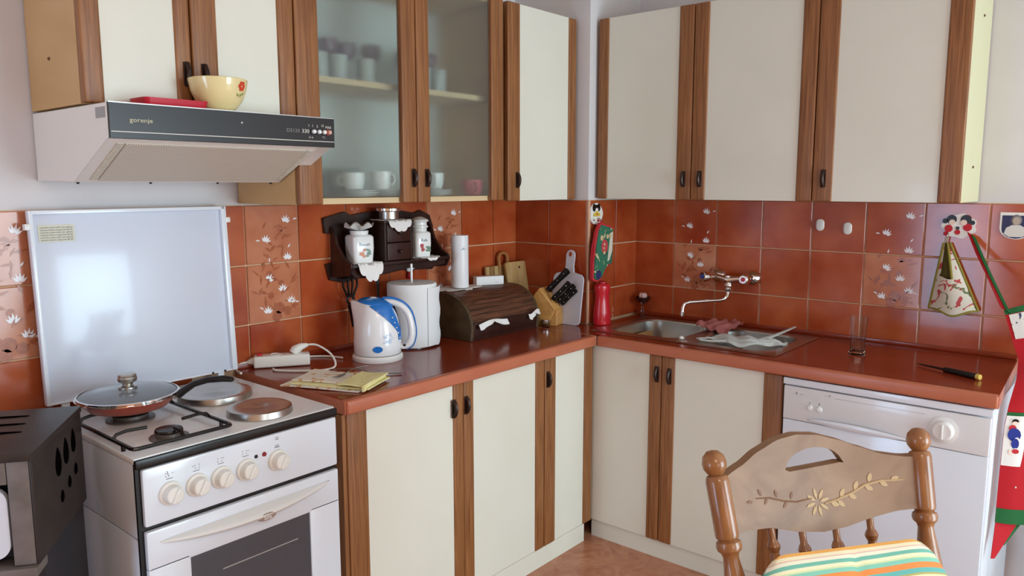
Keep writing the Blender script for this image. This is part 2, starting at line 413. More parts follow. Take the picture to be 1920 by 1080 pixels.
def carcass(root, fr, s0, s1, z0, z1, d0, d1, m, shelves=(), left=None, right=None, back=None, t=0.018, top=True):
    c = part('bottom_panel', m, root, BX(fr, s0+t, s1-t, d0, d1, z0, z0+t))
    if top: part('top_panel', m, root, BX(fr, s0+t, s1-t, d0, d1, z1-t, z1))
    part('side_panel', left or m, root, BX(fr, s0, s0+t, d0, d1, z0, z1))
    part('side_panel', right or m, root, BX(fr, s1-t, s1, d0, d1, z0, z1))
    part('back_panel', back or m, root, BX(fr, s0+t, s1-t, d0, d0+0.006, z0+t, z1-t))
    for z in shelves: part('shelf', SHELFB, root, BX(fr, s0+t, s1-t, d0+0.006, d1-0.035, z-0.009, z+0.009))
    return c
UZ0, UZ1 = 1.386, 2.118
SCREW = mat('screw_cap', '6A4A30', 0.4)
# upper cabinet over the hood
c = thing('wall_cabinet', 'short oak-striped wall cabinet with two cream doors above the extractor hood', 'cabinet', (-2.05, 0, 1.632), group=None)
carcass(c, 'A', -2.335, -1.768, 1.632, UZ1, 0.008, 0.318, TAN)
door(c, 'A', -2.336, -2.0735, 1.634, UZ1, 0.320, 0.046, 0.040, hs=-2.088, hz=1.722)
door(c, 'A', -2.0695, -1.7675, 1.634, UZ1, 0.320, 0.070, 0.051, hs=-2.040, hz=1.722)
MB().ball((-2.336, -0.150, 1.75), 0.004).build('screw_cap', SCREW, c)
# frosted glass
FG = bpy.data.materials.new('frosted_glass'); FG.use_nodes = True
b_ = FG.node_tree.nodes['Principled BSDF']; b_.inputs['Base Color'].default_value = lin('F2F8F5'); b_.inputs['Roughness'].default_value = 0.24
b_.inputs['Transmission Weight'].default_value = 0.95; b_.inputs['IOR'].default_value = 1.3
c = thing('glass_cabinet', 'tall wall cabinet with two frosted glass doors showing crockery', 'cabinet', (-1.31, 0, UZ0))
carcass(c, 'A', -1.765, -0.862, UZ0, UZ1, 0.008, 0.318, TAN, shelves=(1.762,), back=BACKP)
part('bottom_edge', SHELFB, c, BX('A', -1.747, -0.880, 0.3182, 0.3200, UZ0, UZ0+0.018))
door(c, 'A', -1.764, -1.3035, UZ0, UZ1, 0.320, 0.080, 0.063, hs=-1.322, hz=1.467, glass=FG)
door(c, 'A', -1.3005, -0.8635, UZ0, UZ1, 0.320, 0.058, 0.067, hs=-1.262, hz=1.467, glass=FG)
c = thing('wall_cabinet', 'narrow single-door cream wall cabinet beside the chimney breast, left of the corner', 'cabinet', (-0.62, 0, UZ0))
carcass(c, 'A', -0.835, -0.400, UZ0, UZ1, 0.008, 0.316, TAN)
door(c, 'A', -0.838, -0.402, UZ0-0.003, UZ1, 0.320, 0.072, 0.050, hs=-0.786, hz=1.462)
# upper cabinets on the sink wall
c = thing('wall_cabinet', 'cream wall cabinet with two doors above the sink taps', 'cabinet', (0, -0.86, UZ0))
carcass(c, 'B', 0.416, 1.3095, UZ0, UZ1, 0.008, 0.318, TAN)
door(c, 'B', 0.414, 0.8435, UZ0, UZ1, 0.320, 0.047, 0.062, hs=0.8145, hz=1.4655)
door(c, 'B', 0.8465, 1.3085, UZ0, UZ1, 0.320, 0.058, 0.055, hs=0.884, hz=1.4655)
c = thing('wall_cabinet', 'cream wall cabinet with one wide door at the right end of the sink wall', 'cabinet', (0, -1.54, UZ0))
carcass(c, 'B', 1.311, 1.762, UZ0, UZ1, 0.008, 0.318, TAN, right=PALEYEL)
door(c, 'B', 1.3115, 1.767, UZ0, UZ1, 0.320, 0.066, 0.064, hs=1.348, hz=1.4640)
for z in (1.50, 1.98): MB().ball((-0.15, -1.7625, z), 0.0045).build('screw_cap', SCREW, c)

# base cabinets
KZ = 0.075; DZ1 = 0.808
c = thing('base_cabinet', 'cream base cabinet with two oak-striped doors next to the cooker', 'cabinet', (-1.34, 0, 0))
carcass(c, 'A', -1.792, -0.888, KZ, 0.808, 0.02, 0.535, TAN, left=OAK)
part('filler', OAK, c, BX('A', -1.806, -1.793, 0.06, 0.558, 0.0, 0.808))
door(c, 'A', -1.790, -1.3185, KZ+0.002, DZ1, 0.537, 0.072, 0.046, hs=-1.366, hz=0.728)
door(c, 'A', -1.3175, -0.887, KZ+0.002, DZ1, 0.537, 0.048, 0.050, hs=-1.3075, hz=0.728)
part('kickboard', CREAM, c, BX('A', -1.792, -0.888, 0.535, 0.553, 0.0, KZ))
c = thing('base_cabinet', 'narrow cream base cabinet with one door under the worktop corner', 'cabinet', (-0.74, 0, 0))
carcass(c, 'A', -0.884, -0.592, KZ, 0.808, 0.02, 0.535, TAN)
door(c, 'A', -0.883, -0.5715, KZ+0.002, DZ1, 0.537, 0.066, 0.056, hs=-0.868, hz=0.728)
part('kickboard', CREAM, c, BX('A', -0.888, -0.612, 0.535, 0.553, 0.0, KZ))
c = thing('base_cabinet', 'cream sink base cabinet with two wide doors left of the dishwasher', 'cabinet', (0, -0.95, 0))
carcass(c, 'B', 0.5625, 1.322, KZ, 0.808, 0.02, 0.540, TAN, top=False)
door(c, 'B', 0.547, 0.8630, KZ+0.002, DZ1, 0.542, 0.0, 0.052, hs=0.8455, hz=0.736)
door(c, 'B', 0.8650, 1.3235, KZ+0.002, DZ1, 0.542, 0.054, 0.066, hs=0.8985, hz=0.736)
part('kickboard', CREAM, c, BX('B', 0.545, 1.322, 0.528, 0.546, 0.0, KZ))

# ------------------------------------------------------------ worktops
Z0, Z1 = 0.811, 0.852
def nose(fr, s0, s1, d):
    return MB().box(*BX(fr, s0, s1, d-0.03, d, Z0, Z1), bev=0.008, seg=3)
wa = thing('worktop', 'red-brown laminate worktop from the cooker to the corner', 'worktop', (-1.2, -0.3, Z0))
part('slab', COUNTER, wa, (-1.803, -0.5865, -0.556, -0.012, Z0, Z1))
nose('A', -1.803, -0.5865, 0.583).build('front_edge', EDGE, wa)
part('side_edge', EDGE, wa, (-1.806, -1.803, -0.575, -0.012, Z0+0.001, Z1-0.001))
part('joint_strip', mat('joint_strip', 'E0B49A', 0.3, metal=0.3), wa, (-0.5865, -0.5845, -0.583, -0.012, Z0, Z1+0.0006))
wb = thing('worktop', 'red-brown laminate worktop around the steel sink and over the dishwasher', 'worktop', (-0.3, -1.2, Z0))
HX0, HX1, HY0, HY1 = -0.488, -0.075, -1.250, -0.520
mb = MB()
mb.box(-0.5845, -0.400, -0.44, -0.012, Z0, Z1)
mb.box(-0.556, -0.012, HY1, -0.44, Z0, Z1) ; mb.box(-0.5845, -0.556, -0.556, -0.44, Z0, Z1)
mb.box(-0.556, HX0, HY0, HY1, Z0, Z1); mb.box(HX1, -0.012, HY0, HY1, Z0, Z1)
mb.prism([(-0.556, HY0), (-0.556, -1.944), (-0.012, -1.915), (-0.012, HY0)], lambda u, v, w_: (u, v, w_), Z0, Z1)
mb.bm.faces.ensure_lookup_table(); mb.build('slab', COUNTER, wb)
MB().box(-0.5865+0.0015, -0.556, -1.945, -0.5835, Z0, Z1, bev=0.008, seg=3).build('front_edge', EDGE, wb)
MB().prism([(-0.58, -1.9455), (-0.58, -1.943), (-0.012, -1.9155), (-0.012, -1.9185)], lambda u, v, w_: (u, v, w_), Z0+0.001, Z1-0.001).build('side_edge', EDGE, wb)
struct('trim_1', MB().box(-0.022, -0.0105, -1.915, -0.415, Z1+0.0002, Z1+0.016, bev=0.003), COUNTER)
struct('trim_2', MB().box(-1.803, -0.40, -0.022, -0.0105, Z1+0.0002, Z1+0.016, bev=0.003), COUNTER)

# sink: rolled steel deck with two deep bowls
def rrect(x0, x1, y0, y1, r, z, n=8):
    out = []
    for cx, cy, a0 in ((x1-r, y1-r, 0), (x0+r, y1-r, PI/2), (x0+r, y0+r, PI), (x1-r, y0+r, 1.5*PI)):
        for k in range(n): a = a0+PI/2*k/(n-1); out.append((cx+r*math.cos(a), cy+r*math.sin(a), z))
    return out
sk = thing('sink', 'stainless steel double bowl sink set into the worktop', 'sink', (-0.28, -0.9, Z1))
dk = MB()
for (y0, y1, by0, by1) in ((-0.893, -0.500, -0.868, -0.545), (-1.272, -0.893, -1.228, -0.918)):
    o1 = rrect(-0.508, -0.058, y0, y1, 0.004, Z1+0.0012); o2 = rrect(-0.500, -0.066, y0+0.003, y1-0.003, 0.004, Z1+0.004)
    i1 = rrect(-0.462, -0.115, by0, by1, 0.075, Z1+0.004); i2 = rrect(-0.457, -0.120, by0+0.005, by1-0.005, 0.072, Z1-0.004)
    dk.rings([o1, o2, i1, i2], False, False)
dk.build('deck', STEEL, sk)
for by0, by1 in ((-0.868, -0.545), (-1.228, -0.918)):
    b = MB()
    b.rings([rrect(-0.457, -0.120, by0+0.005, by1-0.005, 0.072, Z1-0.003), rrect(-0.449, -0.128, by0+0.012, by1-0.012, 0.068, Z1-0.12),
             rrect(-0.425, -0.152, by0+0.036, by1-0.036, 0.055, Z1-0.150), rrect(-0.30, -0.277, (by0+by1)/2-0.01, (by0+by1)/2+0.01, 0.005, Z1-0.155)], False, True)
    bo = b.build('bowl', STEEL, sk)
    MB().lathe([(0.034, -0.003), (0.034, 0.0), (0.028, 0.002), (0.012, -0.001), (0.001, -0.001)], (-0.288, (by0+by1)/2, Z1-0.150)).build('drain', CHROME, bo)

# wall tap
tp = thing('wall_tap', 'chrome wall-mounted mixer tap with long swivel spout above the sink', 'tap', (-0.01, -0.9, 1.06))
RY = Matrix.Rotation(-PI/2, 4, 'Y')
for y in (-0.821, -0.975):
    MB().lathe([(0.034, 0), (0.034, 0.006), (0.030, 0.020), (0.018, 0.032), (0.014, 0.034), (0.013, 0.055)], (-0.010, y, 1.060), M=RY).build('escutcheon', CHROME, tp)
bd = MB(); bd.tube([(-0.066, -0.818, 1.060), (-0.072, -0.86, 1.058), (-0.084, -0.898, 1.052), (-0.072, -0.936, 1.058), (-0.066, -0.978, 1.060)], [0.015, 0.013, 0.018, 0.013, 0.015], 14)
bd.lathe([(0.012, 0.03), (0.014, 0.0), (0.016, -0.012), (0.012, -0.018), (0.015, -0.026), (0.012, -0.036)], (-0.084, -0.898, 1.040)); bd.build('body', CHROME, tp)
for y0, dy, colr in ((-0.820, 0.018, '2E4E9A'), (-0.976, -0.004, 'B0202A')):
    h = MB(); p0 = Vector((-0.072, y0, 1.060)); dirv = Vector((-0.055, dy, 0.004))
    h.tube([p0, p0+dirv*0.35, p0+dirv*0.4, p0+dirv*0.75, p0+dirv, p0+dirv*1.05], [0.013, 0.013, 0.021, 0.024, 0.020, 0.016], 10)
    ho = h.build('handle', CHROME, tp)
    MB().cyl(p0+dirv*1.05, p0+dirv*1.09, 0.009).build('marker', mat('marker_'+colr, colr, 0.3), ho)
MB().tube([(-0.084, -0.898, 1.005), (-0.086, -0.896, 0.985), (-0.094, -0.886, 0.972), (-0.106, -0.874, 0.968), (-0.190, -0.778, 0.960), (-0.205, -0.764, 0.953), (-0.212, -0.760, 0.940), (-0.214, -0.760, 0.915)], 0.0075, 12).build('spout', CHROME, tp)
MB().lathe([(0.010, 0), (0.010, 0.016), (0.008, 0.018)], (-0.214, -0.760, 0.903)).build('aerator', CHROME, tp)

# ------------------------------------------------------------ dishwasher
dw = thing('dishwasher', 'white freestanding dishwasher under the right end of the worktop', 'dishwasher', (-0.3, -1.63, 0))
part('body', ENAMEL, dw, (-0.555, -0.03, -1.934, -1.329, 0.02, 0.806), bev=0.006)
part('top_trim', ENAMEL, dw, (-0.575, -0.553, -1.934, -1.329, 0.783, 0.806), bev=0.004)
fp = MB(); fp.box(-0.575, -0.553, -1.930, -1.333, 0.666, 0.779, bev=0.003); pnl = fp.build('control_panel', mat('panel_white', 'E0DFE0', 0.22, coat=0.3), dw)
dd = part('door', ENAMEL, dw, (-0.573, -0.553, -1.930, -1.333, 0.10, 0.664), bev=0.003)
part('plinth', ENAMEL, dw, (-0.54, -0.50, -1.93, -1.333, 0.0, 0.095))
gh = MB()
def gf(u, v):
    y = -1.415-0.300*u; s = math.sin(PI*u)**0.7
    return (-0.5755-0.016*s*math.sin(PI*v*0.6+0.3), y, 0.676-0.004*u+(0.024*v-0.010)*s)
gh.sheet(gf, 24, 6, 0.003); gh.build('grip', ENAMEL, pnl)
kb = MB(); kb.lathe([(0.040, 0), (0.040, 0.003), (0.030, 0.005), (0.028, 0.018), (0.024, 0.021), (0.001, 0.021)], (-0.575, -1.812, 0.722), M=RY, seg=36); ko = kb.build('dial', PLASTW, pnl)
part('dial_ridge', PLASTW, ko, (-0.601, -0.590, -1.815, -1.809, 0.700, 0.744), bev=0.002)
for y in (-1.4215, -1.451):
    MB().lathe([(0.010, 0), (0.010, 0.002), (0.0075, 0.006), (0.001, 0.007)], (-0.575, y, 0.716), M=RY).build('button', CHROME if False else PLASTW, pnl)
for t, y, z, s in (('II  ---', -1.385, 0.757, 0.012), ('o ', -1.4215, 0.733, 0.010), ('8', -1.451, 0.733, 0.010), ('- - T', -1.475, 0.765, 0.012)):
    lettering(t, s, faceB(-0.5757, y, z), TEXTG, pnl)
part('panel_line', TEXTG, pnl, (-0.5756, -0.5752, -1.76, -1.50, 0.7610, 0.7616))

# ------------------------------------------------------------ cooker
ck = thing('cooker', 'white freestanding cooker with two gas burners and two electric plates', 'cooker', (-2.12, -0.33, 0))
X0, X1 = -2.386, -1.855
part('body', ENAMEL, ck, (X0, X1, -0.585, -0.06, 0.06, 0.66), bev=0.004)
part('upper_body', ENAMEL, ck, (X0, X1, -0.585, -0.06, 0.664, 0.838), bev=0.004)
part('hob_top', mat('hob_enamel', 'E6E4E2', 0.25, coat=0.2), ck, (X0-0.002, X1+0.002, -0.592, -0.055, 0.838, 0.852), bev=0.005)
part('front_frame', BLKEN, ck, (X0, X1, -0.592, -0.584, 0.06, 0.838))
part('frame_trim', BLKEN, ck, (X0-0.002, X1+0.002, -0.603, -0.591, 0.829, 0.849), bev=0.003)
cp = part('control_panel', ENAMEL, ck, (X0+0.010, X1-0.003, -0.604, -0.590, 0.693, 0.826), bev=0.006)
for i, x in enumerate((-2.3165, -2.2535, -2.1925, -2.128, -2.0405)):
    k = MB().lathe([(0.028, 0), (0.027, 0.006), (0.022, 0.009), (0.0195, 0.026), (0.017, 0.028), (0.001, 0.028)], (x, -0.604, 0.757), M=Matrix.Rotation(PI/2, 4, 'X')).build('knob', PLASTC, cp)
    MB().box(-0.004, 0.004, -0.034, 0, -0.017, 0.017, bev=0.002, M=Matrix.Translation((x, -0.604, 0.757)) @ Matrix.Rotation(0.5, 4, 'Y')).build('ridge', PLASTC, k)
    lettering((':\\ \u00b7', '\u00b7: :', ': :\u00b7', ': :\u00b7', '=\n=')[i], 0.020, faceA(x, -0.6043, 0.802), TEXTG, cp)
    lettering('_', 0.03, faceA(x, -0.6043, 0.803), TEXTG, cp)
MB().lathe([(0.006, 0), (0.005, 0.003), (0.001, 0.003)], (-2.0775, -0.604, 0.782), M=Matrix.Rotation(PI/2, 4, 'X')).build('pilot_lamp', mat('lamp_red', '8A2028', 0.2), cp)
MB().lathe([(0.005, 0), (0.004, 0.002), (0.001, 0.002)], (-2.100, -0.604, 0.782), M=Matrix.Rotation(PI/2, 4, 'X')).build('screw', BLACK, cp)
od = MB()
od.box(X0+0.010, X1-0.003, -0.606, -0.590, 0.588, 0.682, bev=0.005).box(X0+0.010, -2.278, -0.606, -0.590, 0.16, 0.600, bev=0.005).box(-1.952, X1-0.003, -0.606, -0.590, 0.16, 0.600, bev=0.005).box(X0+0.010, X1-0.003, -0.606, -0.590, 0.155, 0.22, bev=0.005)
od = od.build('oven_door', ENAMEL, ck)
OG = dotted('oven_glass', '5C5C62', '343438', 420, 0.36, rough=0.12, axes=(0, 2))
gl = part('glass', OG, od, (-2.280, -1.950, -0.602, -0.594, 0.215, 0.592))
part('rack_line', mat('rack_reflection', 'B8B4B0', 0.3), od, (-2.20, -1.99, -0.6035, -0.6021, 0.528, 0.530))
hd = MB()
def hf(u, v):
    x = -2.350+0.462*u; s = max(math.sin(PI*u), 0)**0.75; a = PI*(v*1.05-0.05)
    return (x, -0.6062-0.030*s*max(math.sin(PI*v), 0), 0.657-0.032*s*v*1.0-0.004+0.004*u)
hd.sheet(hf, 30, 8, 0.004); hd.build('grip', GRIPM, od)
el = MB().lathe([(0.026, 0), (0.024, 0.002), (0.001, 0.003)], (-2.095, -0.6335, 0.634), M=Matrix.Rotation(PI/2+0.2, 4, 'X') @ Matrix.Diagonal((1, 0.42, 1, 1))).build('badge', mat('badge_silver', 'CFCCC6', 0.25, metal=0.7), od)
lettering('alfa', 0.016, faceA(-2.095, -0.637, 0.6335, -0.2), PLASTW, od)
part('drawer', ENAMEL, ck, (X0+0.010, X1-0.003, -0.602, -0.590, 0.065, 0.150), bev=0.004)
for x in (X0+0.04, X1-0.04):
    for y in (-0.54, -0.12): MB().cyl((x, y, 0), (x, y, 0.062), 0.018).build('foot', BLACK, ck)
# the raised lid
M = Matrix.Translation((-2.1065, -0.062, 0.872)) @ Matrix.Rotation(math.radians(-3.0), 4, 'X')
W2 = 0.269
ld = MB().box(-W2, W2, -0.004, 0.004, 0, 0.505, bev=0.003, M=M).build('lid', mat('lid_enamel', 'D2D8E6', 0.24, coat=0.35), ck)
rm = MB()
rm.box(-W2-0.003, -W2+0.008, -0.016, 0.006, -0.002, 0.508, bev=0.003, M=M).box(W2-0.014, W2+0.003, -0.016, 0.006, -0.002, 0.508, bev=0.003, M=M).box(-W2, W2, -0.016, 0.006, 0.497, 0.508, bev=0.003, M=M).box(-W2, W2, -0.012, 0.006, -0.002, 0.004, bev=0.002, M=M)
rm.build('rim', ENAMEL, ld)
for s in (-1, 1): MB().box(s*(W2+0.006)-0.008, s*(W2+0.006)+0.008, -0.018, 0.0, 0.458, 0.474, bev=0.002, M=M).build('stop_clip', PLASTW, ld)
for x in (0.19, 0.23): MB().ball((0, 0, 0), 0.0035).xf(M @ Matrix.Translation((x, -0.013, 0.001))).build('screw', BLACK, ld)
st = MB().box(-0.250, -0.162, -0.0056, -0.0046, 0.425, 0.470, M=M).build('sticker', mat('sticker_yellow', 'D9D8C6', 0.6), ld)
for i in range(6):
    lettering('caution before using hob lift lid' if i % 2 else 'read the notes with care please', 0.0062, M @ Matrix.Translation((-0.206, -0.0058, 0.463-0.0065*i)) @ Matrix.Rotation(PI/2, 4, 'X'), TEXTG, ld)
# hinges between lid and hob
for x in (-2.33, -1.885): MB().box(x-0.010, x+0.010, -0.066, -0.056, 0.848, 0.874, bev=0.002).build('hinge', ENAMEL, ck)
# electric plates
for x, y, r in ((-2.014, -0.262, 0.098), (-2.016, -0.492, 0.082)):
    p = MB().lathe([(r, 0), (r+0.002, 0.003), (r-0.001, 0.018), (r-0.006, 0.020), (r-0.016, 0.019), (0.022, 0.0175), (0.018, 0.0155), (0.001, 0.0155)], (x, y, 0.852), seg=44).build('electric_plate', BRUSH, ck)
# gas burners
GR_ = mat('burner_grey', '77706C', 0.4, metal=0.5)
for x, y, r in ((-2.258, -0.285, 0.046), (-2.265, -0.505, 0.032)):
    b = MB().lathe([(r+0.012, 0), (r+0.012, 0.004), (r*0.9, 0.006), (r*0.9, 0.014), (r, 0.015)], (x, y, 0.852)).build('burner', GR_, ck)
    MB().lathe([(r-0.002, 0), (r, 0.002), (r-0.002, 0.006), (r*0.5, 0.008), (0.001, 0.008)], (x, y, 0.868)).build('burner_cap', BLKEN, b)
gt = MB(); zt, zr = 0.880, 0.866
ax0, ax1, ay0, ay1 = -2.377, -2.141, -0.572, -0.120
gt.tube([(ax0+.01, ay0, zr), (ax1-.012, ay0, zr), (ax1-.003, ay0+.004, zr), (ax1, ay0+.013, zr), (ax1, ay1, zr), (ax0, ay1, zr), (ax0, ay0+.012, zr), (ax0+.003, ay0+.003, zr), (ax0+.012, ay0, zr)], 0.0048, 8)
for (bx, by) in ((-2.258, -0.285), (-2.265, -0.475)):
    for ex in (ax0, ax1):
        i = 0.030 if ex == ax0 else -0.030; o_ = 0.075 if ex == ax0 else -0.075
        gt.tube([(ex, by+0.01, zr), (ex+i*0.3, by+0.01, zt-0.004), (ex+i, by+0.008, zt), (ex+o_, by, zt)], 0.0042, 8)
for by, s in ((-0.572, 1), (-0.120, -1)):
    gt.tube([(-2.262, by, zr), (-2.262, by+s*0.012, zt-0.002), (-2.262, by+s*0.03, zt), (-2.262, by+s*0.045, zt)], 0.0042, 8)
gt.tube([(-2.375, -0.385, zr), (-2.33, -0.385, zt), (-2.19, -0.385, zt), (-2.143, -0.385, zr)], 0.0042, 8) if False else None
for fx in (ax0, ax1):
    for fy in (-0.52, -0.16): gt.cyl((fx, fy, 0.852), (fx, fy, zr), 0.005, 0.005, 8)
gt.build('pan_support', BLKEN, ck)

# frying pan with lid
PX, PY, PZ = -2.262, -0.290, 0.8845
pn = thing('frying_pan', 'terracotta-red frying pan with black handle on the rear gas burner', 'pan', (PX, PY, PZ))
MB().lathe([(0.001, 0), (0.082, 0), (0.092, 0.003), (0.112, 0.024), (0.118, 0.030), (0.1195, 0.031), (0.1175, 0.032), (0.110, 0.025), (0.090, 0.006), (0.001, 0.005)], (PX, PY, PZ), seg=44).build('bowl', mat('pan_red', 'A03A24', 0.3, coat=0.3), pn)
MB().lathe([(0.118, 0.030), (0.1225, 0.0305), (0.1225, 0.033), (0.118, 0.0335)], (PX, PY, PZ), seg=44, cap0=False, cap1=False).build('rim', CHROME, pn)
dh = Vector((0.72, -0.69, 0)).normalized(); hb = Vector((PX, PY, PZ+0.026))+dh*0.112
MB().tube([hb, hb+dh*0.014+Vector((0, 0, 0.004))], [0.008, 0.010], 8).build('bracket', BRUSH, pn)
MB().tube([hb+dh*0.010+Vector((0, 0, 0.002)), hb+dh*0.025+Vector((0, 0, 0.014)), hb+dh*0.05+Vector((0, 0, 0.030)), hb+dh*0.085+Vector((0, 0, 0.040)), hb+dh*0.125+Vector((0, 0, 0.042)), hb+dh*0.145+Vector((0, 0, 0.039)), hb+dh*0.150+Vector((0, 0, 0.038))],
          [0.014, 0.014, 0.012, 0.0115, 0.012, 0.009, 0.003], 12, flat=0.7).build('handle', BLACK, pn)
CLG = mat('clear_glass', 'F2F6F6', 0.02, trans=1.0, ior=1.33)
PGL = mat('lid_glass', 'B8BEC4', 0.05, trans=0.7, ior=1.3)
pl_ = thing('pan_lid', 'domed glass pan lid with steel knob on the frying pan', 'lid', (PX, PY, PZ+0.0355))
MB().lathe([(0.117, 0.0), (0.105, 0.006), (0.070, 0.012), (0.020, 0.015), (0.001, 0.015), (0.001, 0.012), (0.020, 0.012), (0.070, 0.009), (0.104, 0.003), (0.116, -0.003)], (PX, PY, PZ+0.0355), seg=44).build('dome', PGL, pl_)
MB().lathe([(0.115, -0.0015), (0.1195, -0.0015), (0.1195, 0.002), (0.115, 0.003)], (PX, PY, PZ+0.0355), seg=44, cap0=False, cap1=False).build('band', CHROME, pl_)
MB().lathe([(0.022, 0.0), (0.022, 0.004), (0.012, 0.008), (0.013, 0.012), (0.022, 0.018), (0.0235, 0.026), (0.0215, 0.030), (0.0225, 0.032), (0.020, 0.036), (0.001, 0.037)], (PX, PY, PZ+0.0355+0.0153)).build('knob', BRUSH, pl_)

# ------------------------------------------------------------ extractor hood
hd = thing('extractor_hood', 'cream extractor hood with black front panel above the cooker', 'hood', (-2.03, 0, 1.457))
HX0_, HX1_ = -2.335, -1.727
prof = [(0.008, 1.455), (0.245, 1.4515), (0.440, 1.5475), (0.455, 1.5475), (0.455, 1.627), (0.008, 1.627)]
MB().prism(prof, lambda u, v, w_: (w_, -u, v), HX0_, -1.7685, bev=0.002).build('body', ENAMEL2, hd)
MB().prism([(0.3455, 1.501), (0.440, 1.5475), (0.455, 1.5475), (0.455, 1.627), (0.3455, 1.627)], lambda u, v, w_: (w_, -u, v), -1.7684, HX1_).build('side_wing', ENAMEL2, hd)
fpn = part('front_panel', HOODBLK, hd, (HX0_, HX1_, -0.462, -0.4545, 1.5478, 1.6272), bev=0.001, seg=1)
part('trim_line', TEXTL, fpn, (HX0_+0.003, HX1_-0.002, -0.4628, -0.4615, 1.5622, 1.5640))
part('top_trim', mat('alu', 'B8B4B0', 0.3, metal=0.8), fpn, (HX0_, HX1_, -0.4630, -0.4545, 1.6262, 1.6285))
FIL = dotted('perforated_filter', 'D6CABA', '8E8272', 170, 0.26, axes=(0, 1))
sl = math.atan2(1.5475-1.4515, 0.440-0.245)
Ms = Matrix.Translation((-2.040, -0.245, 1.4515)) @ Matrix.Rotation(-sl, 4, 'X')
MB().box(-0.245, 0.245, -0.200, -0.014, -0.004, 0.001, M=Ms).build('grease_filter', FIL, hd)
ri = MB()
for k in range(26):
    for s in (-1, 1):
        ri.box(s*0.257-0.008, s*0.257+0.008, -0.200+0.0072*k, -0.1975+0.0072*k, -0.0035, 0.001, M=Ms)
ri.build('louvres', mat('louvre', 'C8BCAC', 0.4), hd)['kind'] = 'stuff'
for x in (-0.27, -0.09, 0.10, 0.27):
    MB().ball((-2.040+x, -0.20, 1.4508), 0.004).build('screw', BLACK, hd)
part('rating_plate', mat('plate_grey', '9C9896', 0.4), hd, (HX0_-0.0008, HX0_+0.001, -0.445, -0.395, 1.594, 1.618))
lettering('gorenje', 0.0145, faceA(-2.264, -0.4626, 1.590), mat('gold_print', 'C8C2A0', 0.4), fpn, sx=1.2)
lettering('D5120', 0.0135, faceA(-1.862, -0.4626, 1.5885), TEXTG, fpn, sx=1.1)
lettering('330', 0.0145, faceA(-1.823, -0.4626, 1.5885), TEXTL, fpn, sx=1.15)
MB().ball((-2.012, -0.4625, 1.600), 0.0025).build('rivet', TEXTL, fpn)
for i, x in enumerate((-1.799, -1.782, -1.765, -1.748)):
    b = MB().lathe([(0.0075, 0), (0.0075, 0.003), (0.001, 0.003)], (x-0.002, -0.462, 1.5885), M=Matrix.Rotation(PI/2, 4, 'X')).build('button_ring', mat('ring_red', 'A83A30', 0.4) if i == 3 else BLACK, fpn)
    MB().lathe([(0.0058, 0), (0.0056, 0.007), (0.004, 0.009), (0.001, 0.009)], (x, -0.464, 1.5885), M=Matrix.Rotation(PI/2, 4, 'X')).build('button', mat('btn_pink', 'E0A898', 0.3) if i == 3 else PORC, b)
for t, x, z in (('I', -1.812, 1.604), ('I', -1.800, 1.604), ('2', -1.785, 1.603), ('O', -1.767, 1.6055), ('MAX', -1.748, 1.602), ('o o', -1.806, 1.5735), ('* /', -1.764, 1.5735)):
    lettering(t, 0.0095, faceA(x, -0.4626, z), TEXTL, fpn)
# on the hood
bw = thing('mixing_bowl', 'pale yellow ceramic bowl with painted red flower on the extractor hood', 'bowl', (-2.036, -0.400, 1.6275))
MB().lathe([(0.034, 0), (0.035, 0.004), (0.042, 0.010), (0.057, 0.028), (0.067, 0.052), (0.0715, 0.074), (0.0725, 0.080), (0.070, 0.082), (0.067, 0.078), (0.062, 0.052), (0.052, 0.028), (0.036, 0.014), (0.001, 0.012)], (-2.036, -0.400, 1.6275), seg=44).build('bowl_wall', mat('bowl_yellow', 'E8D8A0', 0.15, coat=0.4), bw)
def on_bowl(ang, z, du, dv):
    r = {0: 0.0}.get(z, 0)
    a = ang+du/0.069; rr = 0.0660+0.0070*((z+dv)-0.050)/0.030
    return (-2.036+(rr+0.001)*math.cos(a), -0.400+(rr+0.001)*math.sin(a), 1.6275+z+dv)
A0 = math.radians(-66)
fl = MB()
for k in range(6):
    a = k*PI/3; cu, cv = 0.0075*math.cos(a), 0.0075*math.sin(a)
    pts = [(cu+0.0055*math.cos(b*PI/4), cv+0.0055*math.sin(b*PI/4)) for b in range(8)]
    vs = [fl.bm.verts.new(on_bowl(A0, 0.062, p, q)) for p, q in pts]; fl.bm.faces.new(vs)
fl.build('flower_decal', mat('decal_red', 'D2482E', 0.3), bw)
lf = MB()
for (p, q, a) in ((0, -0.016, -1.6), (-0.006, -0.026, 2.4), (0.004, -0.022, 0.7)):
    c, s = math.cos(a), math.sin(a)
    vs = [lf.bm.verts.new(on_bowl(A0, 0.062, p+x*c-y*s, q+x*s+y*c)) for x, y in ((0, 0), (0.006, 0.002), (0.012, 0), (0.006, -0.002))]; lf.bm.faces.new(vs)
lf.build('leaf_decal', mat('decal_green', '7A9A4A', 0.3), bw)
tr = thing('plastic_tray', 'flat red plastic tray lying on the hood behind the bowl', 'tray', (-2.16, -0.36, 1.6275))
MB().rings([rrect(-2.235, -2.085, -0.430, -0.350, 0.012, 1.628), rrect(-2.240, -2.080, -0.435, -0.345, 0.014, 1.648), rrect(-2.236, -2.084, -0.431, -0.349, 0.012, 1.648), rrect(-2.231, -2.089, -0.426, -0.354, 0.012, 1.632)], True, True).build('tray_body', mat('tray_red', 'C01830', 0.35), tr)

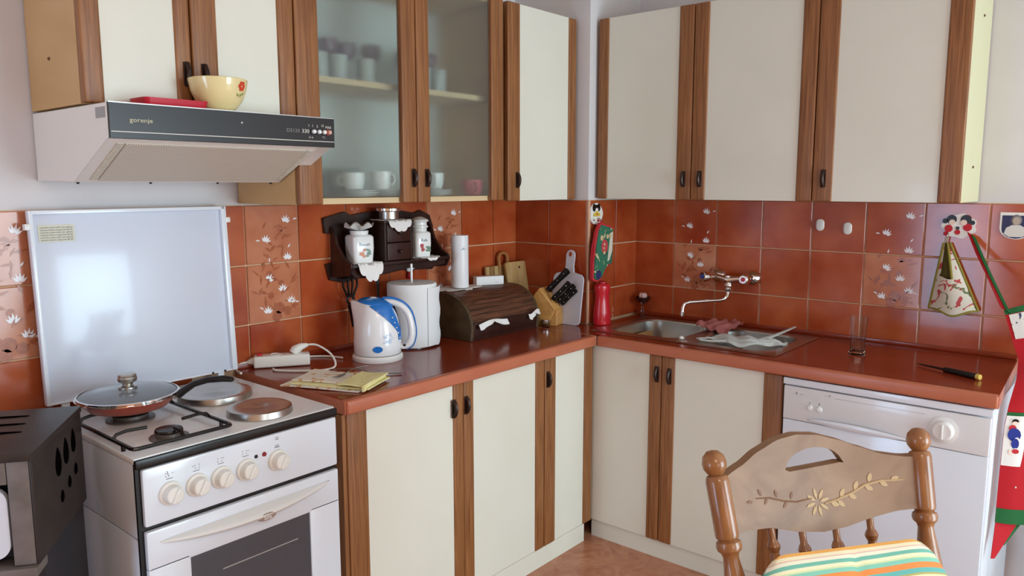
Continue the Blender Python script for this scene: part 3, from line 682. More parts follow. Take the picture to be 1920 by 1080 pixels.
# ------------------------------------------------------------ old stove at the left edge
hz = math.atan2(0.271, 0.1915)
ANT = mat('stove_anthracite', '3A302C', 0.42, color2='2E2725', scale=(14, 14, 14), metal=0.2)
ANT2 = mat('stove_grey_frame', '70645F', 0.5, color2='60564F', scale=(20, 20, 20))
hs_ = thing('stove', 'dark metal stove with slotted top and drop-shaped vents left of the cooker', 'stove', (-2.595, -0.618, 0), rz=hz, world=False)
# local frame: x runs along the vented side towards the wall, y runs left along the front
LS, WS = 0.330, 0.42
part('top_plate', ANT, hs_, (-0.008, LS+0.004, -0.008, WS, 0.915, 0.930), bev=0.003)
for k in range(3):
    mb = MB(); M_ = Matrix.Translation((0.27-0.062*k, 0.135-0.012*k, 0.9305))
    mb.prism([(0.055*math.cos(a*PI/8), 0.0065*math.sin(a*PI/8)) for a in range(16)], lambda u, v, w_: (v, u, w_), -0.0003, 0.0006); mb.xf(M_)
    mb.build('slot', mat('vent_black', '080606', 0.95, spec=0.0), hs_)
part('side_shield', ANT, hs_, (0.0, LS, -0.006, 0.0, 0.702, 0.914), bev=0.002)
drop = lambda L, wd: [(wd*math.sin(2*PI*k/14)*abs(math.sin(PI*k/14))**0.6, L*math.cos(2*PI*k/14)) for k in range(14)]
for x, z, L, wd in ((0.150, 0.858, 0.032, 0.024), (0.205, 0.864, 0.030, 0.022), (0.260, 0.870, 0.028, 0.020), (0.160, 0.778, 0.014, 0.015), (0.215, 0.790, 0.014, 0.014), (0.265, 0.802, 0.014, 0.014)):
    MB().prism([(x+u, z+v) for u, v in drop(L, wd)], lambda u, v, w_: (u, -w_, v), 0.0055, 0.0066).build('vent', mat('vent_black', '080606', 0.95, spec=0.0), hs_)
part('body', mat('stove_body_dark', '26262C', 0.4), hs_, (0.051, LS-0.001, 0.002, WS-0.02, 0.05, 0.914), bev=0.003)
fr = MB(); fr.box(0.0, 0.05, 0.0, 0.040, 0.702, 0.914, bev=0.004).box(0.0, 0.05, 0.0, WS, 0.868, 0.914, bev=0.004).box(0, 0.05, WS-0.04, WS, 0.702, 0.914, bev=0.004)
for i_, b_2 in enumerate(((0.0, 0.05, 0.001, 0.040, 0.702, 0.914), (0.001, 0.05, 0.041, WS-0.041, 0.868, 0.914), (0.0, 0.05, WS-0.04, WS, 0.702, 0.914))):
    part('front_frame', ANT2, hs_, b_2, bev=0.003)
fr.bm.free()
dsv = MB(); dsv.rings([[(xx, p[0], p[1]) for p in [(q[0], q[1]) for q in rrect(0.045, WS-0.045, 0.715, 0.860, 0.03, 0)]] for xx in (0.020, 0.006)]).build('fire_door', mat('stove_door_enamel', 'CFCFD4', 0.15, coat=0.5), hs_)
part('base_lip', ANT2, hs_, (-0.012, 0.05, -0.004, WS, 0.680, 0.700), bev=0.004)
part('lower_front', mat('stove_lower_enamel', 'B8B2AE', 0.3), hs_, (0.020, 0.049, 0.030, WS-0.03, 0.08, 0.678), bev=0.004)
for x in (0.08, LS-0.05):
    for y in (0.06, WS-0.06): MB().cyl((x, y, 0), (x, y, 0.052), 0.018).build('foot', BLACK, hs_)

# ------------------------------------------------------------ kettle
KX, KY = -1.400, -0.232
kt = thing('kettle', 'white and blue cordless electric kettle on its round base', 'kettle', (KX, KY, Z1), rz=math.atan2(-0.763, 0.646), world=False)
# local x points to the right of the picture: handle side; spout on -x
kb_ = MB().lathe([(0.084, 0), (0.086, 0.003), (0.086, 0.014), (0.081, 0.020), (0.001, 0.021)], seg=40).build('power_base', PLASTW, kt)
def kring(z, r, xo, tilt=0):
    return [Vector((xo+r*math.cos(2*PI*k/36), r*0.97*math.sin(2*PI*k/36), z+tilt*math.cos(2*PI*k/36))) for k in range(36)]
KW = mat('kettle_white', 'ECEAEA', 0.18, coat=0.3); KBL = mat('kettle_blue', '1F6FBE', 0.2, coat=0.3)
bdr = []
for z, r, xo, ti in ((0.022, 0.078, 0, 0), (0.026, 0.0805, 0, 0), (0.060, 0.0810, 0, 0), (0.100, 0.0785, 0, 0), (0.135, 0.0735, -0.001, 0), (0.160, 0.068, -0.003, -0.002), (0.180, 0.0625, -0.006, -0.006), (0.193, 0.056, -0.009, -0.010)):
    ring = kring(z, r, xo, ti)
    # draw out the spout on -x
    for p in ring:
        a = math.atan2(p.y, p.x-xo); d_ = max(0, math.cos(a-PI))
        s_ = max(0, (z-0.115)/0.078)
        p.x -= 0.024*(d_**8)*s_; p.y *= 1-0.35*(d_**2)*s_
    bdr.append(ring)
MB().rings(bdr).build('body', KW, kt, ang=50)
def kr(z):   # radius of the body at height z
    P_ = [(0.02, .0805), (.060, .081), (.100, .0785), (.135, .0735), (.160, .068), (.180, .0625), (.195, .054)]
    for (a, ra), (b, rb) in zip(P_, P_[1:]):
        if z <= b: return ra+(rb-ra)*(z-a)/(b-a)
    return 0.05
# lid dome, blue
lidr = []
for t in range(7):
    f_ = t/6; lidr.append([Vector((-0.004+0.012*f_+0.060*math.cos(f_*PI/2)*math.cos(2*PI*k/32), 0.055*math.cos(f_*PI/2)*math.sin(2*PI*k/32), 0.188-0.010*math.cos(f_*PI/2)*math.cos(2*PI*k/32)*1.0+0.020*math.sin(f_*PI/2)+0.004)) for k in range(32)])
lidr[-1] = [Vector((0.008+0.002*math.cos(2*PI*k/32), 0.002*math.sin(2*PI*k/32), 0.2125)) for k in range(32)]
kl = MB().rings(lidr).build('lid', KBL, kt, ang=60)
MB().ball((-0.012, -0.004, 0.2085), 0.017, sx=1.1, sy=0.9, sz=0.40).build('lid_button', KW, kl)
# blue band sweeping down the handle side
def band(u, v):
    z = 0.190-0.125*u; a = math.radians(-78+78*min(1, u*1.15)**0.75) + (v-0.5)*(0.95-0.55*u)
    r = kr(z)+0.0022
    return (r*math.cos(a)-0.002, r*0.97*math.sin(a), z+0.003)
def band(u, v):
    z = 0.196-0.125*u
    a0 = math.radians(-125+105*min(1, u*1.25)**0.55); a1 = math.radians(-28+32*u)
    a = a0+(a1-a0)*v; r = kr(z)+0.0022
    return (r*math.cos(a)-0.003*(1-u), r*0.97*math.sin(a), z)
MB().sheet(band, 20, 10, 0.0015).build('side_band', KBL, kt, ang=60)
MB().sheet(lambda u, v: band(u, v)[:1]+(-band(u, v)[1],)+band(u, v)[2:], 20, 10, 0.0015).build('side_band', KBL, kt, ang=60)
for k in range(5):
    z = 0.150-0.018*k; a = math.radians(-36+5.0*k); r = kr(z)+0.0035
    MB().ball((r*math.cos(a), r*0.97*math.sin(a), z), 0.0026).build('level_dot', PORC, kt)
hp = [(0.020, 0, 0.198), (0.052, 0, 0.197), (0.084, 0, 0.184), (0.106, 0, 0.158), (0.116, 0, 0.122), (0.118, 0, 0.084), (0.110, 0, 0.056), (0.094, 0, 0.044), (0.074, 0, 0.046)]
ht = MB().tube(cr(hp), crr([0.012, 0.014, 0.0155, 0.0165, 0.0165, 0.0165, 0.0165, 0.0145, 0.012]), 14, flat=0.75, upv=(0, 0, 1)).build('handle', KW, kt, ang=60)
MB().tube(cr([(p[0]+(0.0, 0.003, 0.008, 0.012, 0.0155, 0.0155, 0.013, 0.006)[i], 0, p[2]+(0.013, 0.013, 0.011, 0.0085, 0.001, -0.002, -0.008, -0.013)[i]) for i, p in enumerate(hp[:8])]), crr([0.003, 0.005, 0.0045, 0.0035, 0.0022, 0.002, 0.002, 0.0015]), 8).build('handle_spine', KBL, kt)
MB().ball((0.094, -0.0135, 0.050), 0.005).build('hinge_pin', BLACK, kt)
def on_k(a, z, o=0.0012): r = kr(z)+o; return (r*math.cos(a), r*0.97*math.sin(a), z)
lg = MB(); vs = [lg.bm.verts.new(on_k(math.radians(-80)+0.20*math.cos(b*PI/10), 0.047+0.011*math.sin(b*PI/10), 0.0020)) for b in range(20)]; lg.bm.faces.new(vs)
lg.build('badge', KBL, kt)
fm = MB()
rn = random.Random(5)
for k in range(22):
    ca, cz = math.radians(-54)+0.30*(rn.random()-.5), 0.078+0.030*(rn.random()-.5); a = rn.random()*6.28
    pts = [(0, 0), (.006, .002), (.012, 0), (.006, -.002)]
    fm.bm.faces.new([fm.bm.verts.new(on_k(ca+(x*math.cos(a)-y*math.sin(a))/0.08, cz+x*math.sin(a)+y*math.cos(a), 0.0012)) for x, y in pts])
fm.build('flower_print', mat('kettle_print', 'BCCBE8', 0.25), kt)
kc = MB().tube(cr([(-1.487, -0.150, Z1+0.006), (-1.50, -0.085, Z1+0.004), (-1.536, -0.045, Z1+0.004), (-1.575, -0.036, Z1+0.004), (-1.585, -0.040, Z1+0.006)]), 0.0032, 8).build('cable', PLASTC)
tag(kc, 'thin white cable running from the kettle base to the socket strip', 'cable')

# socket strip with plug
ss = thing('socket_strip', 'white extension socket strip with red switch lying at the wall', 'extension', (-1.675, -0.075, Z1), rz=math.atan2(-0.0956, 0.1493), world=False)
MB().box(-0.089, 0.089, -0.026, 0.026, 0.002, 0.040, bev=0.007, seg=3).build('housing', PLASTC, ss)
for x in (-0.02, 0.045): MB().lathe([(0.019, 0), (0.019, 0.0015), (0.016, 0.0015), (0.015, -0.003), (0.001, -0.003)], (x, 0, 0.0402)).build('socket', PLASTW, ss)
MB().box(-0.078, -0.060, -0.011, 0.011, 0.040, 0.047, bev=0.002).build('switch', mat('switch_red', 'C4202A', 0.3), ss)
MB().tube([(-0.088, 0, 0.022), (-0.100, 0, 0.021), (-0.108, 0, 0.020)], [0.014, 0.010, 0.006], 10).build('strain_relief', PLASTC, ss)
MB().tube(cr([(-0.108, 0, 0.020), (-0.130, -0.006, 0.016), (-0.143, -0.030, 0.008), (-0.137, -0.055, 0.0045), (-0.125, -0.085, 0.0045)]), 0.004, 8).build('supply_cable', PLASTC, ss)
pg = thing('mains_plug', 'cream angled mains plug with looping cable in the socket strip', 'plug', (-1.640, -0.094, Z1+0.040), rz=math.atan2(-0.0956, 0.1493), world=False)
MB().tube([(0.0, 0, 0.002), (0.004, 0, 0.010), (0.022, 0, 0.021), (0.044, 0, 0.026)], [0.017, 0.017, 0.012, 0.006], 12).build('plug_body', PLASTC, pg)
MB().tube(cr([(0.044, 0, 0.026), (0.075, -0.010, 0.024), (0.115, -0.05, 0.000), (0.125, -0.095, -0.030), (0.085, -0.120, -0.036), (0.0, -0.105, -0.036), (-0.060, -0.075, -0.036), (-0.068, -0.055, -0.036)]), 0.0034, 8).build('cable', PLASTC, pg)

# kitchen roll on its stand
RX, RYY = -1.169, -0.156
kr_ = thing('kitchen_roll', 'large white kitchen paper roll behind the kettle', 'paper roll', (RX, RYY, Z1+0.0065))
PAPER = mat('paper', 'E9E9E9', 0.9, bump=0.2, scale=(80, 80, 80))
MB().lathe([(0.020, 0.0), (0.090, 0.0), (0.091, 0.004), (0.091, 0.225), (0.089, 0.229), (0.020, 0.229), (0.020, 0.0)], (RX, RYY, Z1+0.0065), seg=48, cap0=False, cap1=False).build('roll', PAPER, kr_)
def loose(u, v):
    a = math.radians(-95+68*u); r = 0.0935+0.012*u*u+0.003*math.sin(v*14)*u*u
    return (RX+r*math.cos(a), RYY+r*math.sin(a), Z1+0.008+0.214*v+0.010*u*u*(1-v)**3*math.sin(9*u))
MB().sheet(loose, 16, 12, 0.0008).build('loose_sheet', PAPER, kr_)
rs_ = thing('roll_stand', 'upright stand with thin steel rod through the kitchen roll', 'stand', (RX, RYY, Z1))
MB().lathe([(0.060, 0), (0.060, 0.004), (0.056, 0.006), (0.001, 0.006)], (RX, RYY, Z1)).build('base', BRUSH, rs_)
MB().cyl((RX, RYY, Z1+0.0058), (RX, RYY, Z1+0.305), 0.0045).build('rod', PORC, rs_)

# ------------------------------------------------------------ bread box
bb = thing('bread_box', 'dark brown wooden roll-front bread box on the worktop', 'bread box', (-0.79, -0.15, Z1))
BX0, BX1 = -0.992, -0.578
BBW = mat('bread_box_tambour', '6E452F', 0.42, color2='3E261B', scale=(6, 60, 60), detail=6, distort=1.5, bump=0.3)
BBS = mat('bread_box_side', '5E4C36', 0.45, color2='44341F', scale=(10, 10, 14), bump=0.1)
pr = [(0.064, 0.0), (0.288, 0.0), (0.290, 0.045)]
for k in range(1, 11):
    a = PI/2*k/10; pr.append((0.150+0.140*math.cos(a), 0.045+0.130*math.sin(a)))
pr += [(0.064, 0.175)]
for x0, x1 in ((BX0, BX0+0.014), (BX1-0.014, BX1)):
    MB().prism(pr, lambda u, v, w_: (w_, -u, Z1+v), x0, x1, bev=0.003).build('side', BBS, bb)
part('base_board', DARKW2, bb, (BX0+0.014, BX1-0.014, -0.283, -0.066, Z1, Z1+0.014))
part('back_board', BBS, bb, (BX0+0.014, BX1-0.014, -0.074, -0.064, Z1+0.014, Z1+0.168))
part('top_board', BBW, bb, (BX0+0.010, BX1-0.010, -0.160, -0.064, Z1+0.166, Z1+0.178), bev=0.003)
part('front_board', DARKW2, bb, (BX0+0.014, BX1-0.014, -0.284, -0.272, Z1+0.014, Z1+0.062), bev=0.002)
NS = 9
for k in range(NS):
    a0 = math.radians(4+86*k/NS); a1 = math.radians(4+86*(k+1)/NS-0.6)
    mb = MB(); q = []
    for a, r in ((a0, .129), (a0, .136), ((a0+a1)/2, .1385), (a1, .136), (a1, .129)):
        q.append((0.150+r*math.cos(a), 0.045+(r-0.01)*math.sin(a)+0.004))
    mb.prism(q, lambda u, v, w_: (w_, -u, Z1+v), BX0+0.0145, BX1-0.0145); mb.build('slat', BBW, bb)
part('lid_rail', DARKW2, bb, (BX0+0.015, BX1-0.015, -0.292, -0.276, Z1+0.060, Z1+0.072), bev=0.003)
def doily(name_label, c, r0, M=None, n=14, amp=0.10, droop=0.0, th=0.0012, clip=None, group=None, sx=1, sy=1, name='doily', cat='doily', frontdrop=None):
    def fn(u, v):
        a = 2*PI*u; r = r0*v*(1+amp*v*abs(math.sin(n*a/2)))
        x, y = r*math.cos(a)*sx, r*math.sin(a)*sy; z = 0.0016+0.0014*math.sin(9*a)*v*v
        if frontdrop is not None and y < frontdrop:
            e = frontdrop-y; z -= e*0.97; y = frontdrop-0.004-0.15*e
        return (x, y, z)
    mb = MB().sheet(fn, 84, 7, th); bmesh.ops.remove_doubles(mb.bm, verts=mb.bm.verts, dist=1e-5)
    mb.xf(M or Matrix.Translation(c)); o = mb.build(name, LACE)
    # origin at the piece
    T = Matrix.Translation(c); o.data.transform(T.inverted()); o.location = c
    return tag(o, name_label, cat, group)
ZBB = Z1+0.178
doily('round white lace doily on the left of the bread box lid', (-0.868, -0.100, ZBB+0.0008), 0.092, amp=0.12, sx=1.22, sy=0.64, frontdrop=-0.060)
# cloths caught under the roll front
def rag(label, x0, x1, y, z, hgt, seed, name='lace_cloth'):
    rr = random.Random(seed); ph = [rr.random()*6 for _ in range(4)]
    def fn(u, v):
        top = 0.006*math.sin(5*u+ph[0])+hgt*0.25*u
        L = hgt*(0.25+0.75*abs(math.sin(PI*u*1.3+ph[1]*0.2))**0.8)
        return (x0+(x1-x0)*u, y-0.004-0.010*v-0.003*math.sin(20*u+ph[2])*v-0.002, z+top-L*v*0.9)
    o = MB().sheet(fn, 26, 8, 0.0014).build(name, LACE); c = Vector(((x0+x1)/2, y, z)); o.data.transform(Matrix.Translation(-c)); o.location = c
    return tag(o, label, 'doily')
rag('white lace cloth hanging from the middle of the bread box front', -0.960, -0.795, -0.293, Z1+0.066, 0.024, 2)
rag('small white lace cloth at the right end of the bread box front', -0.660, -0.592, -0.293, Z1+0.070, 0.024, 5)
# upright roll and box on the lid
fr_ = thing('foil_roll', 'white upright roll of wrap standing on the doily', 'roll', (-0.868, -0.112, ZBB+0.006))
MB().lathe([(0.019, 0), (0.0345, 0), (0.035, 0.002), (0.035, 0.206), (0.0345, 0.209), (0.019, 0.209), (0.019, 0.0)], (-0.868, -0.112, ZBB+0.006), seg=36, cap0=False, cap1=False).build('roll', mat('wrap_white', 'ECECEE', 0.35), fr_)
lettering('~*~', 0.020, faceA(-0.881, -0.1472, ZBB+0.16), mat('faint_blue', 'A9B8C8', 0.5), fr_, name='print')
tb = thing('small_box', 'small white cardboard box on the bread box lid', 'box', (-0.700, -0.115, ZBB+0.0005), rz=-0.42, world=False)
MB().box(-0.062, 0.062, -0.019, 0.019, 0, 0.036, bev=0.002).build('carton', mat('carton', 'E6E6E6', 0.5), tb)
lettering('- -- -', 0.010, Matrix.Translation((0.030, -0.0193, 0.012)) @ Matrix.Rotation(PI/2, 4, 'X'), TEXTG, tb, name='print')

# ------------------------------------------------------------ wooden boards in the corner behind the bread box
PINE = mat('pine', 'C2A06C', 0.6, color2='B08C58', scale=(50, 50, 4), bump=0.05)
PINE2 = mat('pine_dark', '9A7444', 0.6, color2='8A6236', scale=(50, 50, 4))
def board(name, label, pts, th, M, m, hole=None, hpos=None, hr=0.005):
    o = thing(name, label, 'board', M.to_translation(), rz=M.to_euler().z)
    mb = MB().prism(pts, lambda u, v, w_: (u, -w_, v), 0, th, bev=0.002); mb.xf(M); bo = mb.build('board', m, o)
    if hpos:
        MB().lathe([(hr, 0), (hr, 0.0012), (0.0005, 0.0012)], M=Matrix.Rotation(PI/2, 4, 'X'), seg=20).xf(M @ Matrix.Translation((hpos[0], -th, hpos[1]))).build('hole', BLACK, bo)
    return o, bo
M1 = Matrix.Translation((-0.530, -0.092, Z1)) @ Matrix.Rotation(math.radians(-10), 4, 'X')
board('chopping_board', 'pale wooden chopping board with a hanging hole standing behind the bread box', [(0, 0.0), (0.135, 0.0), (0.137, 0.247), (0.130, 0.255), (0.008, 0.255), (0, 0.248)], 0.016, M1, PINE, hpos=(0.088, 0.228))
M2 = Matrix.Translation((-0.632, -0.046, Z1)) @ Matrix.Rotation(math.radians(-5), 4, 'X')
bo2 = thing('slatted_board', 'striped wooden board with round loop handle behind the pale chopping board', 'board', (-0.53, -0.05, Z1))
for k in range(6):
    mb = MB().box(0.002+0.028*k, 0.027+0.028*k, -0.012, 0, 0, 0.240, bev=0.003); mb.xf(M2); mb.build('slat', PINE2 if k % 2 else PINE, bo2)
mb = MB().tube([(0.096, -0.006, 0.236), (0.094, -0.006, 0.275), (0.104, -0.006, 0.290), (0.122, -0.006, 0.294), (0.142, -0.006, 0.290), (0.152, -0.006, 0.275), (0.150, -0.006, 0.236)], 0.010, 10, flat=0.8); mb.xf(M2); mb.build('loop_handle', mat('pine_orange', 'A86E3C', 0.5), bo2)

# white plastic board against the chimney breast
M3 = Matrix.Translation((-0.450, -0.330, Z1)) @ Matrix.Rotation(-PI/2, 4, 'Z') @ Matrix.Rotation(math.radians(-8.5), 4, 'X') @ Matrix.Diagonal((1.07, 1, 1, 1))
o = thing('cutting_board', 'white plastic cutting board with a round-holed handle leaning at the corner', 'board', (-0.43, -0.33, Z1), rz=-PI/2)
pts = []
def arc(cx, cy, r, a0, a1, n=6): return [(cx+r*math.cos(math.radians(a0+(a1-a0)*k/n)), cy+r*math.sin(math.radians(a0+(a1-a0)*k/n))) for k in range(n+1)]
pts = arc(0.055, 0.018, 0.018, 270, 360)+arc(0.050, 0.195, 0.023, 0, 90)+[(0.022, 0.222), (0.017, 0.250)]+arc(0.0, 0.298, 0.021, -10, 190, 10)+[(-0.017, 0.250), (-0.022, 0.222)]+arc(-0.050, 0.195, 0.023, 90, 180)+arc(-0.055, 0.018, 0.018, 180, 270)
mb = MB().prism(pts, lambda u, v, w_: (u, -w_, v), 0, 0.008, bev=0.0015); mb.xf(M3); bo = mb.build('board', mat('board_white', 'CFCDD6', 0.45), o)
mb = MB().lathe([(0.0085, 0), (0.0085, 0.0008), (0.0005, 0.0008)], M=Matrix.Rotation(PI/2, 4, 'X') @ Matrix.Diagonal((0.8, 1.25, 1, 1)), seg=20); mb.xf(M3 @ Matrix.Translation((0, -0.008, 0.300))); mb.build('hole', TILE, bo)

# knife block, knives
KBX, KBY = -0.504, -0.252
ang = math.radians(-76)
kbk = thing('knife_block', 'light wooden slanted knife block in front of the white board', 'knife block', (KBX, KBY, Z1), rz=ang, world=False)
BEECH = mat('beech', 'C28A48', 0.5, color2='CE9A58', scale=(30, 30, 30))
kp = [(-0.052, 0.0), (0.030, 0.0), (0.062, 0.078), (-0.028, 0.172), (-0.082, 0.082)]
kp = [(-0.030, 0.0), (0.040, 0.0), (0.074, 0.072), (0.000, 0.160), (-0.062, 0.085)]
MB().prism(kp, lambda u, v, w_: (u, w_, v), -0.040, 0.040, bev=0.003).build('block', BEECH, kbk)
MB().prism([(0.041, 0.0), (0.078, 0.0), (0.078, 0.066), (0.074, 0.070), (0.041, 0.002)], lambda u, v, w_: (u, w_, v), -0.034, 0.034, bev=0.002).build('front_foot', BEECH, kbk)
dn = Vector((0.765, 0, 0.643)); dt = Vector((-0.643, 0, 0.765))
def knife(lbl, t, yy, L, r=0.0085, out=0.010):
    base = Vector((0.074, 0, 0.072))+dt*t+Vector((0, yy, 0))+dn*0.0005
    Mk = Matrix.Translation((KBX, KBY, Z1)) @ Matrix.Rotation(ang, 4, 'Z')
    k = thing('knife', lbl, 'knife', Mk @ base, rz=ang)
    d = (dn+Vector((0, 0, 0.12))).normalized()
    b = MB().tube([base, base+d*out], [0.0075, 0.0075], 8, flat=0.35); b.xf(Mk); b.build('bolster', CHROME, k)
    p0 = base+d*out; hm = MB().tube([p0, p0+d*0.012, p0+d*L*0.5, p0+d*L*0.85, p0+d*L*0.97, p0+d*L], [r*0.9, r*1.0, r*0.85, r*1.05, r*1.1, r*0.5], 10, flat=1.3); hm.xf(Mk); ho = hm.build('handle', BLACK, k)
    side = Vector((0, -1, 0))
    for q in (0.18, 0.5, 0.82):
        rv = MB().ball(p0+d*L*q+side*r*0.92, 0.0022); rv.xf(Mk); rv.build('rivet', CHROME, ho)
knife('black-handled knife in the top slot of the block, largest of the set', 0.088, -0.004, 0.130, 0.0110)
knife('black-handled knife in the middle of the block, nearer the camera', 0.042, -0.020, 0.108, 0.0095)
knife('black-handled knife in the lower slot of the block nearest the white board edge', 0.024, 0.006, 0.108, 0.0090)
knife('slim black-handled knife at the bottom right of the block', 0.008, 0.026, 0.095, 0.0070)
# glass salt shaker
sh = thing('salt_cellar', 'tiny cut-glass pot with metal rim beside the knife block', 'pot', (-0.548, -0.300, Z1))
MB().lathe([(0.012, 0), (0.020, 0.004), (0.023, 0.014), (0.020, 0.022), (0.019, 0.022), (0.021, 0.014), (0.018, 0.006), (0.001, 0.004)], (-0.548, -0.300, Z1), seg=10).build('pot', CLG, sh, ang=10)
MB().lathe([(0.0205, 0.020), (0.021, 0.026), (0.018, 0.030), (0.001, 0.031)], (-0.548, -0.300, Z1), seg=24).build('rim', CHROME, sh)

# ------------------------------------------------------------ spice shelf on the back wall
sp = thing('spice_shelf', 'dark carved wooden wall shelf with two small drawers', 'shelf', (-1.18, -0.01, 1.16))
out_ = [(-1.450, 1.276), (-1.455, 1.330), (-1.415, 1.338), (-1.362, 1.350), (-1.335, 1.334), (-1.25, 1.347), (-1.175, 1.352), (-1.10, 1.348), (-1.025, 1.334), (-0.995, 1.347), (-0.945, 1.326), (-0.925, 1.278), (-0.955, 1.262), (-0.950, 1.215), (-0.925, 1.175), (-0.905, 1.160), (-0.905, 1.135), (-0.935, 1.108), (-1.10, 1.118), (-1.18, 1.110), (-1.30, 1.105), (-1.375, 1.095), (-1.435, 1.110), (-1.450, 1.168), (-1.412, 1.172), (-1.412, 1.274)]
MB().prism(out_, lambda u, v, w_: (u, -w_, v), 0.0115, 0.024, bev=0.002).build('back_board', DARKW, sp)
part('shelf_board', DARKW, sp, (-1.425, -0.955, -0.142, -0.024, 1.158, 1.170), bev=0.003)
for x0, sgn in ((-1.432, 1), (-0.962, 1)):
    MB().prism([(0.024, 1.120), (0.125, 1.130), (0.142, 1.158), (0.140, 1.176), (0.100, 1.190), (0.060, 1.235), (0.048, 1.275), (0.030, 1.300), (0.024, 1.300)], lambda u, v, w_: (w_, -u, v), x0, x0+0.011, bev=0.002).build('side_bracket', DARKW, sp)
MB().prism([(-1.42, 1.157), (-0.963, 1.157), (-0.963, 1.140), (-1.05, 1.132), (-1.19, 1.142), (-1.33, 1.118), (-1.40, 1.120), (-1.42, 1.135)], lambda u, v, w_: (u, -w_, v), 0.118, 0.128, bev=0.002).build('apron', DARKW, sp)
part('drawer_case', DARKW, sp, (-1.272, -1.262, -0.132, -0.024, 1.170, 1.308), bev=0.001)
part('drawer_case', DARKW, sp, (-1.148, -1.138, -0.132, -0.024, 1.170, 1.308), bev=0.001)
part('drawer_case_top', DARKW, sp, (-1.276, -1.134, -0.136, -0.024, 1.308, 1.316), bev=0.002)
for z0, z1 in ((1.172, 1.235), (1.238, 1.306)):
    d = part('drawer', DARKW2, sp, (-1.260, -1.150, -0.133, -0.030, z0, z1), bev=0.003)
    MB().lathe([(0.004, 0), (0.004, 0.006), (0.008, 0.010), (0.006, 0.015), (0.001, 0.016)], (-1.205, -0.133, (z0+z1)/2), M=Matrix.Rotation(PI/2, 4, 'X'), seg=14).build('knob', DARKW, d)
for x in (-1.365, -1.235, -1.055): MB().tube([(x, -0.024, 1.116), (x, -0.040, 1.112), (x, -0.046, 1.120)], 0.0022, 6).build('hook', BRONZE, sp)
# jars with fruit print
ORR = mat('print_orange', 'D07A4A', 0.3); GRN = mat('print_green', '5E7A62', 0.3); RED_ = mat('print_red', 'B0302E', 0.3)
def jar(lbl, x, y, w, h, word, lid, col1, rz=0.0):
    j = thing('storage_jar', lbl, 'jar', (x, y, 1.1725), rz=rz, world=False)
    h2 = h*0.86
    rs = []
    for z, ww, rr in ((0, w*0.86, 0.010), (0.004, w*0.92, 0.014), (h*0.45, w, 0.014), (h2*0.93, w*1.0, 0.016), (h2, w*0.90, 0.018)):
        rs.append(rrect(-ww/2, ww/2, -ww/2, ww/2, rr, z, 5))
    rs.append(rrect(-w*0.38, w*0.38, -w*0.38, w*0.38, w*0.36, h2+0.002, 5)); rs.append(rrect(-w*0.40, w*0.40, -w*0.40, w*0.40, w*0.38, h, 5)); rs.append(rrect(-w*0.34, w*0.34, -w*0.34, w*0.34, w*0.32, h-0.001, 5)); rs.append(rrect(-w*0.33, w*0.33, -w*0.33, w*0.33, w*0.31, h-0.02, 5))
    MB().rings(rs).build('jar_body', PORC, j, ang=40)
    if lid:
        L_ = MB().lathe([(w*0.36, 0), (w*0.47, 0.001), (w*0.47, 0.006), (w*0.40, 0.010), (w*0.40, 0.020), (w*0.50, 0.024), (w*0.48, 0.030), (w*0.2, 0.040), (0.001, 0.042)], (0, 0, h+0.0003), seg=28).build('jar_lid', PORC, j)
    fy = -w/2-0.0006
    Mf = lambda px, pz: Matrix.Translation((px, fy, pz)) @ Matrix.Rotation(PI/2, 4, 'X')
    lettering(word, 0.016, Mf(0, h*0.58), mat('print_blue_grey', '6A7288', 0.4), j)
    rr = random.Random(len(word)+w)
    for nm, colr, cx, cz, n in (('fruit_print', col1, -0.008, h*0.30, 6), ('leaf_print', GRN, 0.012, h*0.30, 6)):
        fmb = MB()
        for k in range(n):
            px, pz = cx+0.016*(rr.random()-.5), cz+0.026*(rr.random()-.5); r_ = 0.0045+0.003*rr.random()
            a_ = rr.random()*3
            vv = [fmb.bm.verts.new((px+r_*math.cos(b*PI/4)*(1 if nm[0] == 'f' else 1.3), fy-0.0001*k, pz+r_*math.sin(b*PI/4)*(1 if nm[0] == 'f' else 0.6))) for b in range(8)]
            fmb.bm.faces.new(vv)
        fmb.build(nm, colr, j)
    return j
jar('square white porcelain jar without lid, left on the spice shelf', -1.352, -0.088, 0.082, 0.112, 'Biscuit', False, ORR, rz=-0.22)
jar('white porcelain jar with domed lid, right on the spice shelf', -1.062, -0.088, 0.070, 0.110, 'Kafa', True, RED_, rz=-0.22)
def paper_tuft():
    def fn(u, v):
        a = 2*PI*u; r = 0.010+0.038*v
        return (-1.352+r*math.cos(a)*1.1, -0.088+r*math.sin(a), 1.2845+0.012*v+0.016*v*abs(math.sin(3.5*a+0.6)))
    mb = MB().sheet(fn, 40, 4, 0.001); bmesh.ops.remove_doubles(mb.bm, verts=mb.bm.verts, dist=1e-5)
    o = mb.build('wrapping', mat('wrap_film', 'DDDCD8', 0.4)); c = Vector((-1.352, -0.088, 1.287)); o.data.transform(Matrix.Translation(-c)); o.location = c
    tag(o, 'crumpled pale wrapping sticking out of the lidless jar', 'wrapping')
paper_tuft()
doily('white lace doily draped over the shelf edge under the lidless jar', (-1.350, -0.085, 1.1703), 0.066, n=12, frontdrop=-0.058, sx=0.95, sy=1.75)
doily('white lace doily over the drawers under the metal tin', (-1.205, -0.095, 1.3163), 0.055, n=12, frontdrop=-0.042, sx=1.15, sy=1.45)
doily('white lace doily under the lidded jar on the shelf', (-1.052, -0.095, 1.1703), 0.056, n=12, frontdrop=-0.050, sx=1.05, sy=1.05)
tn = thing('metal_tin', 'round shiny metal tin with a wide lid above the drawers', 'tin', (-1.208, -0.082, 1.319))
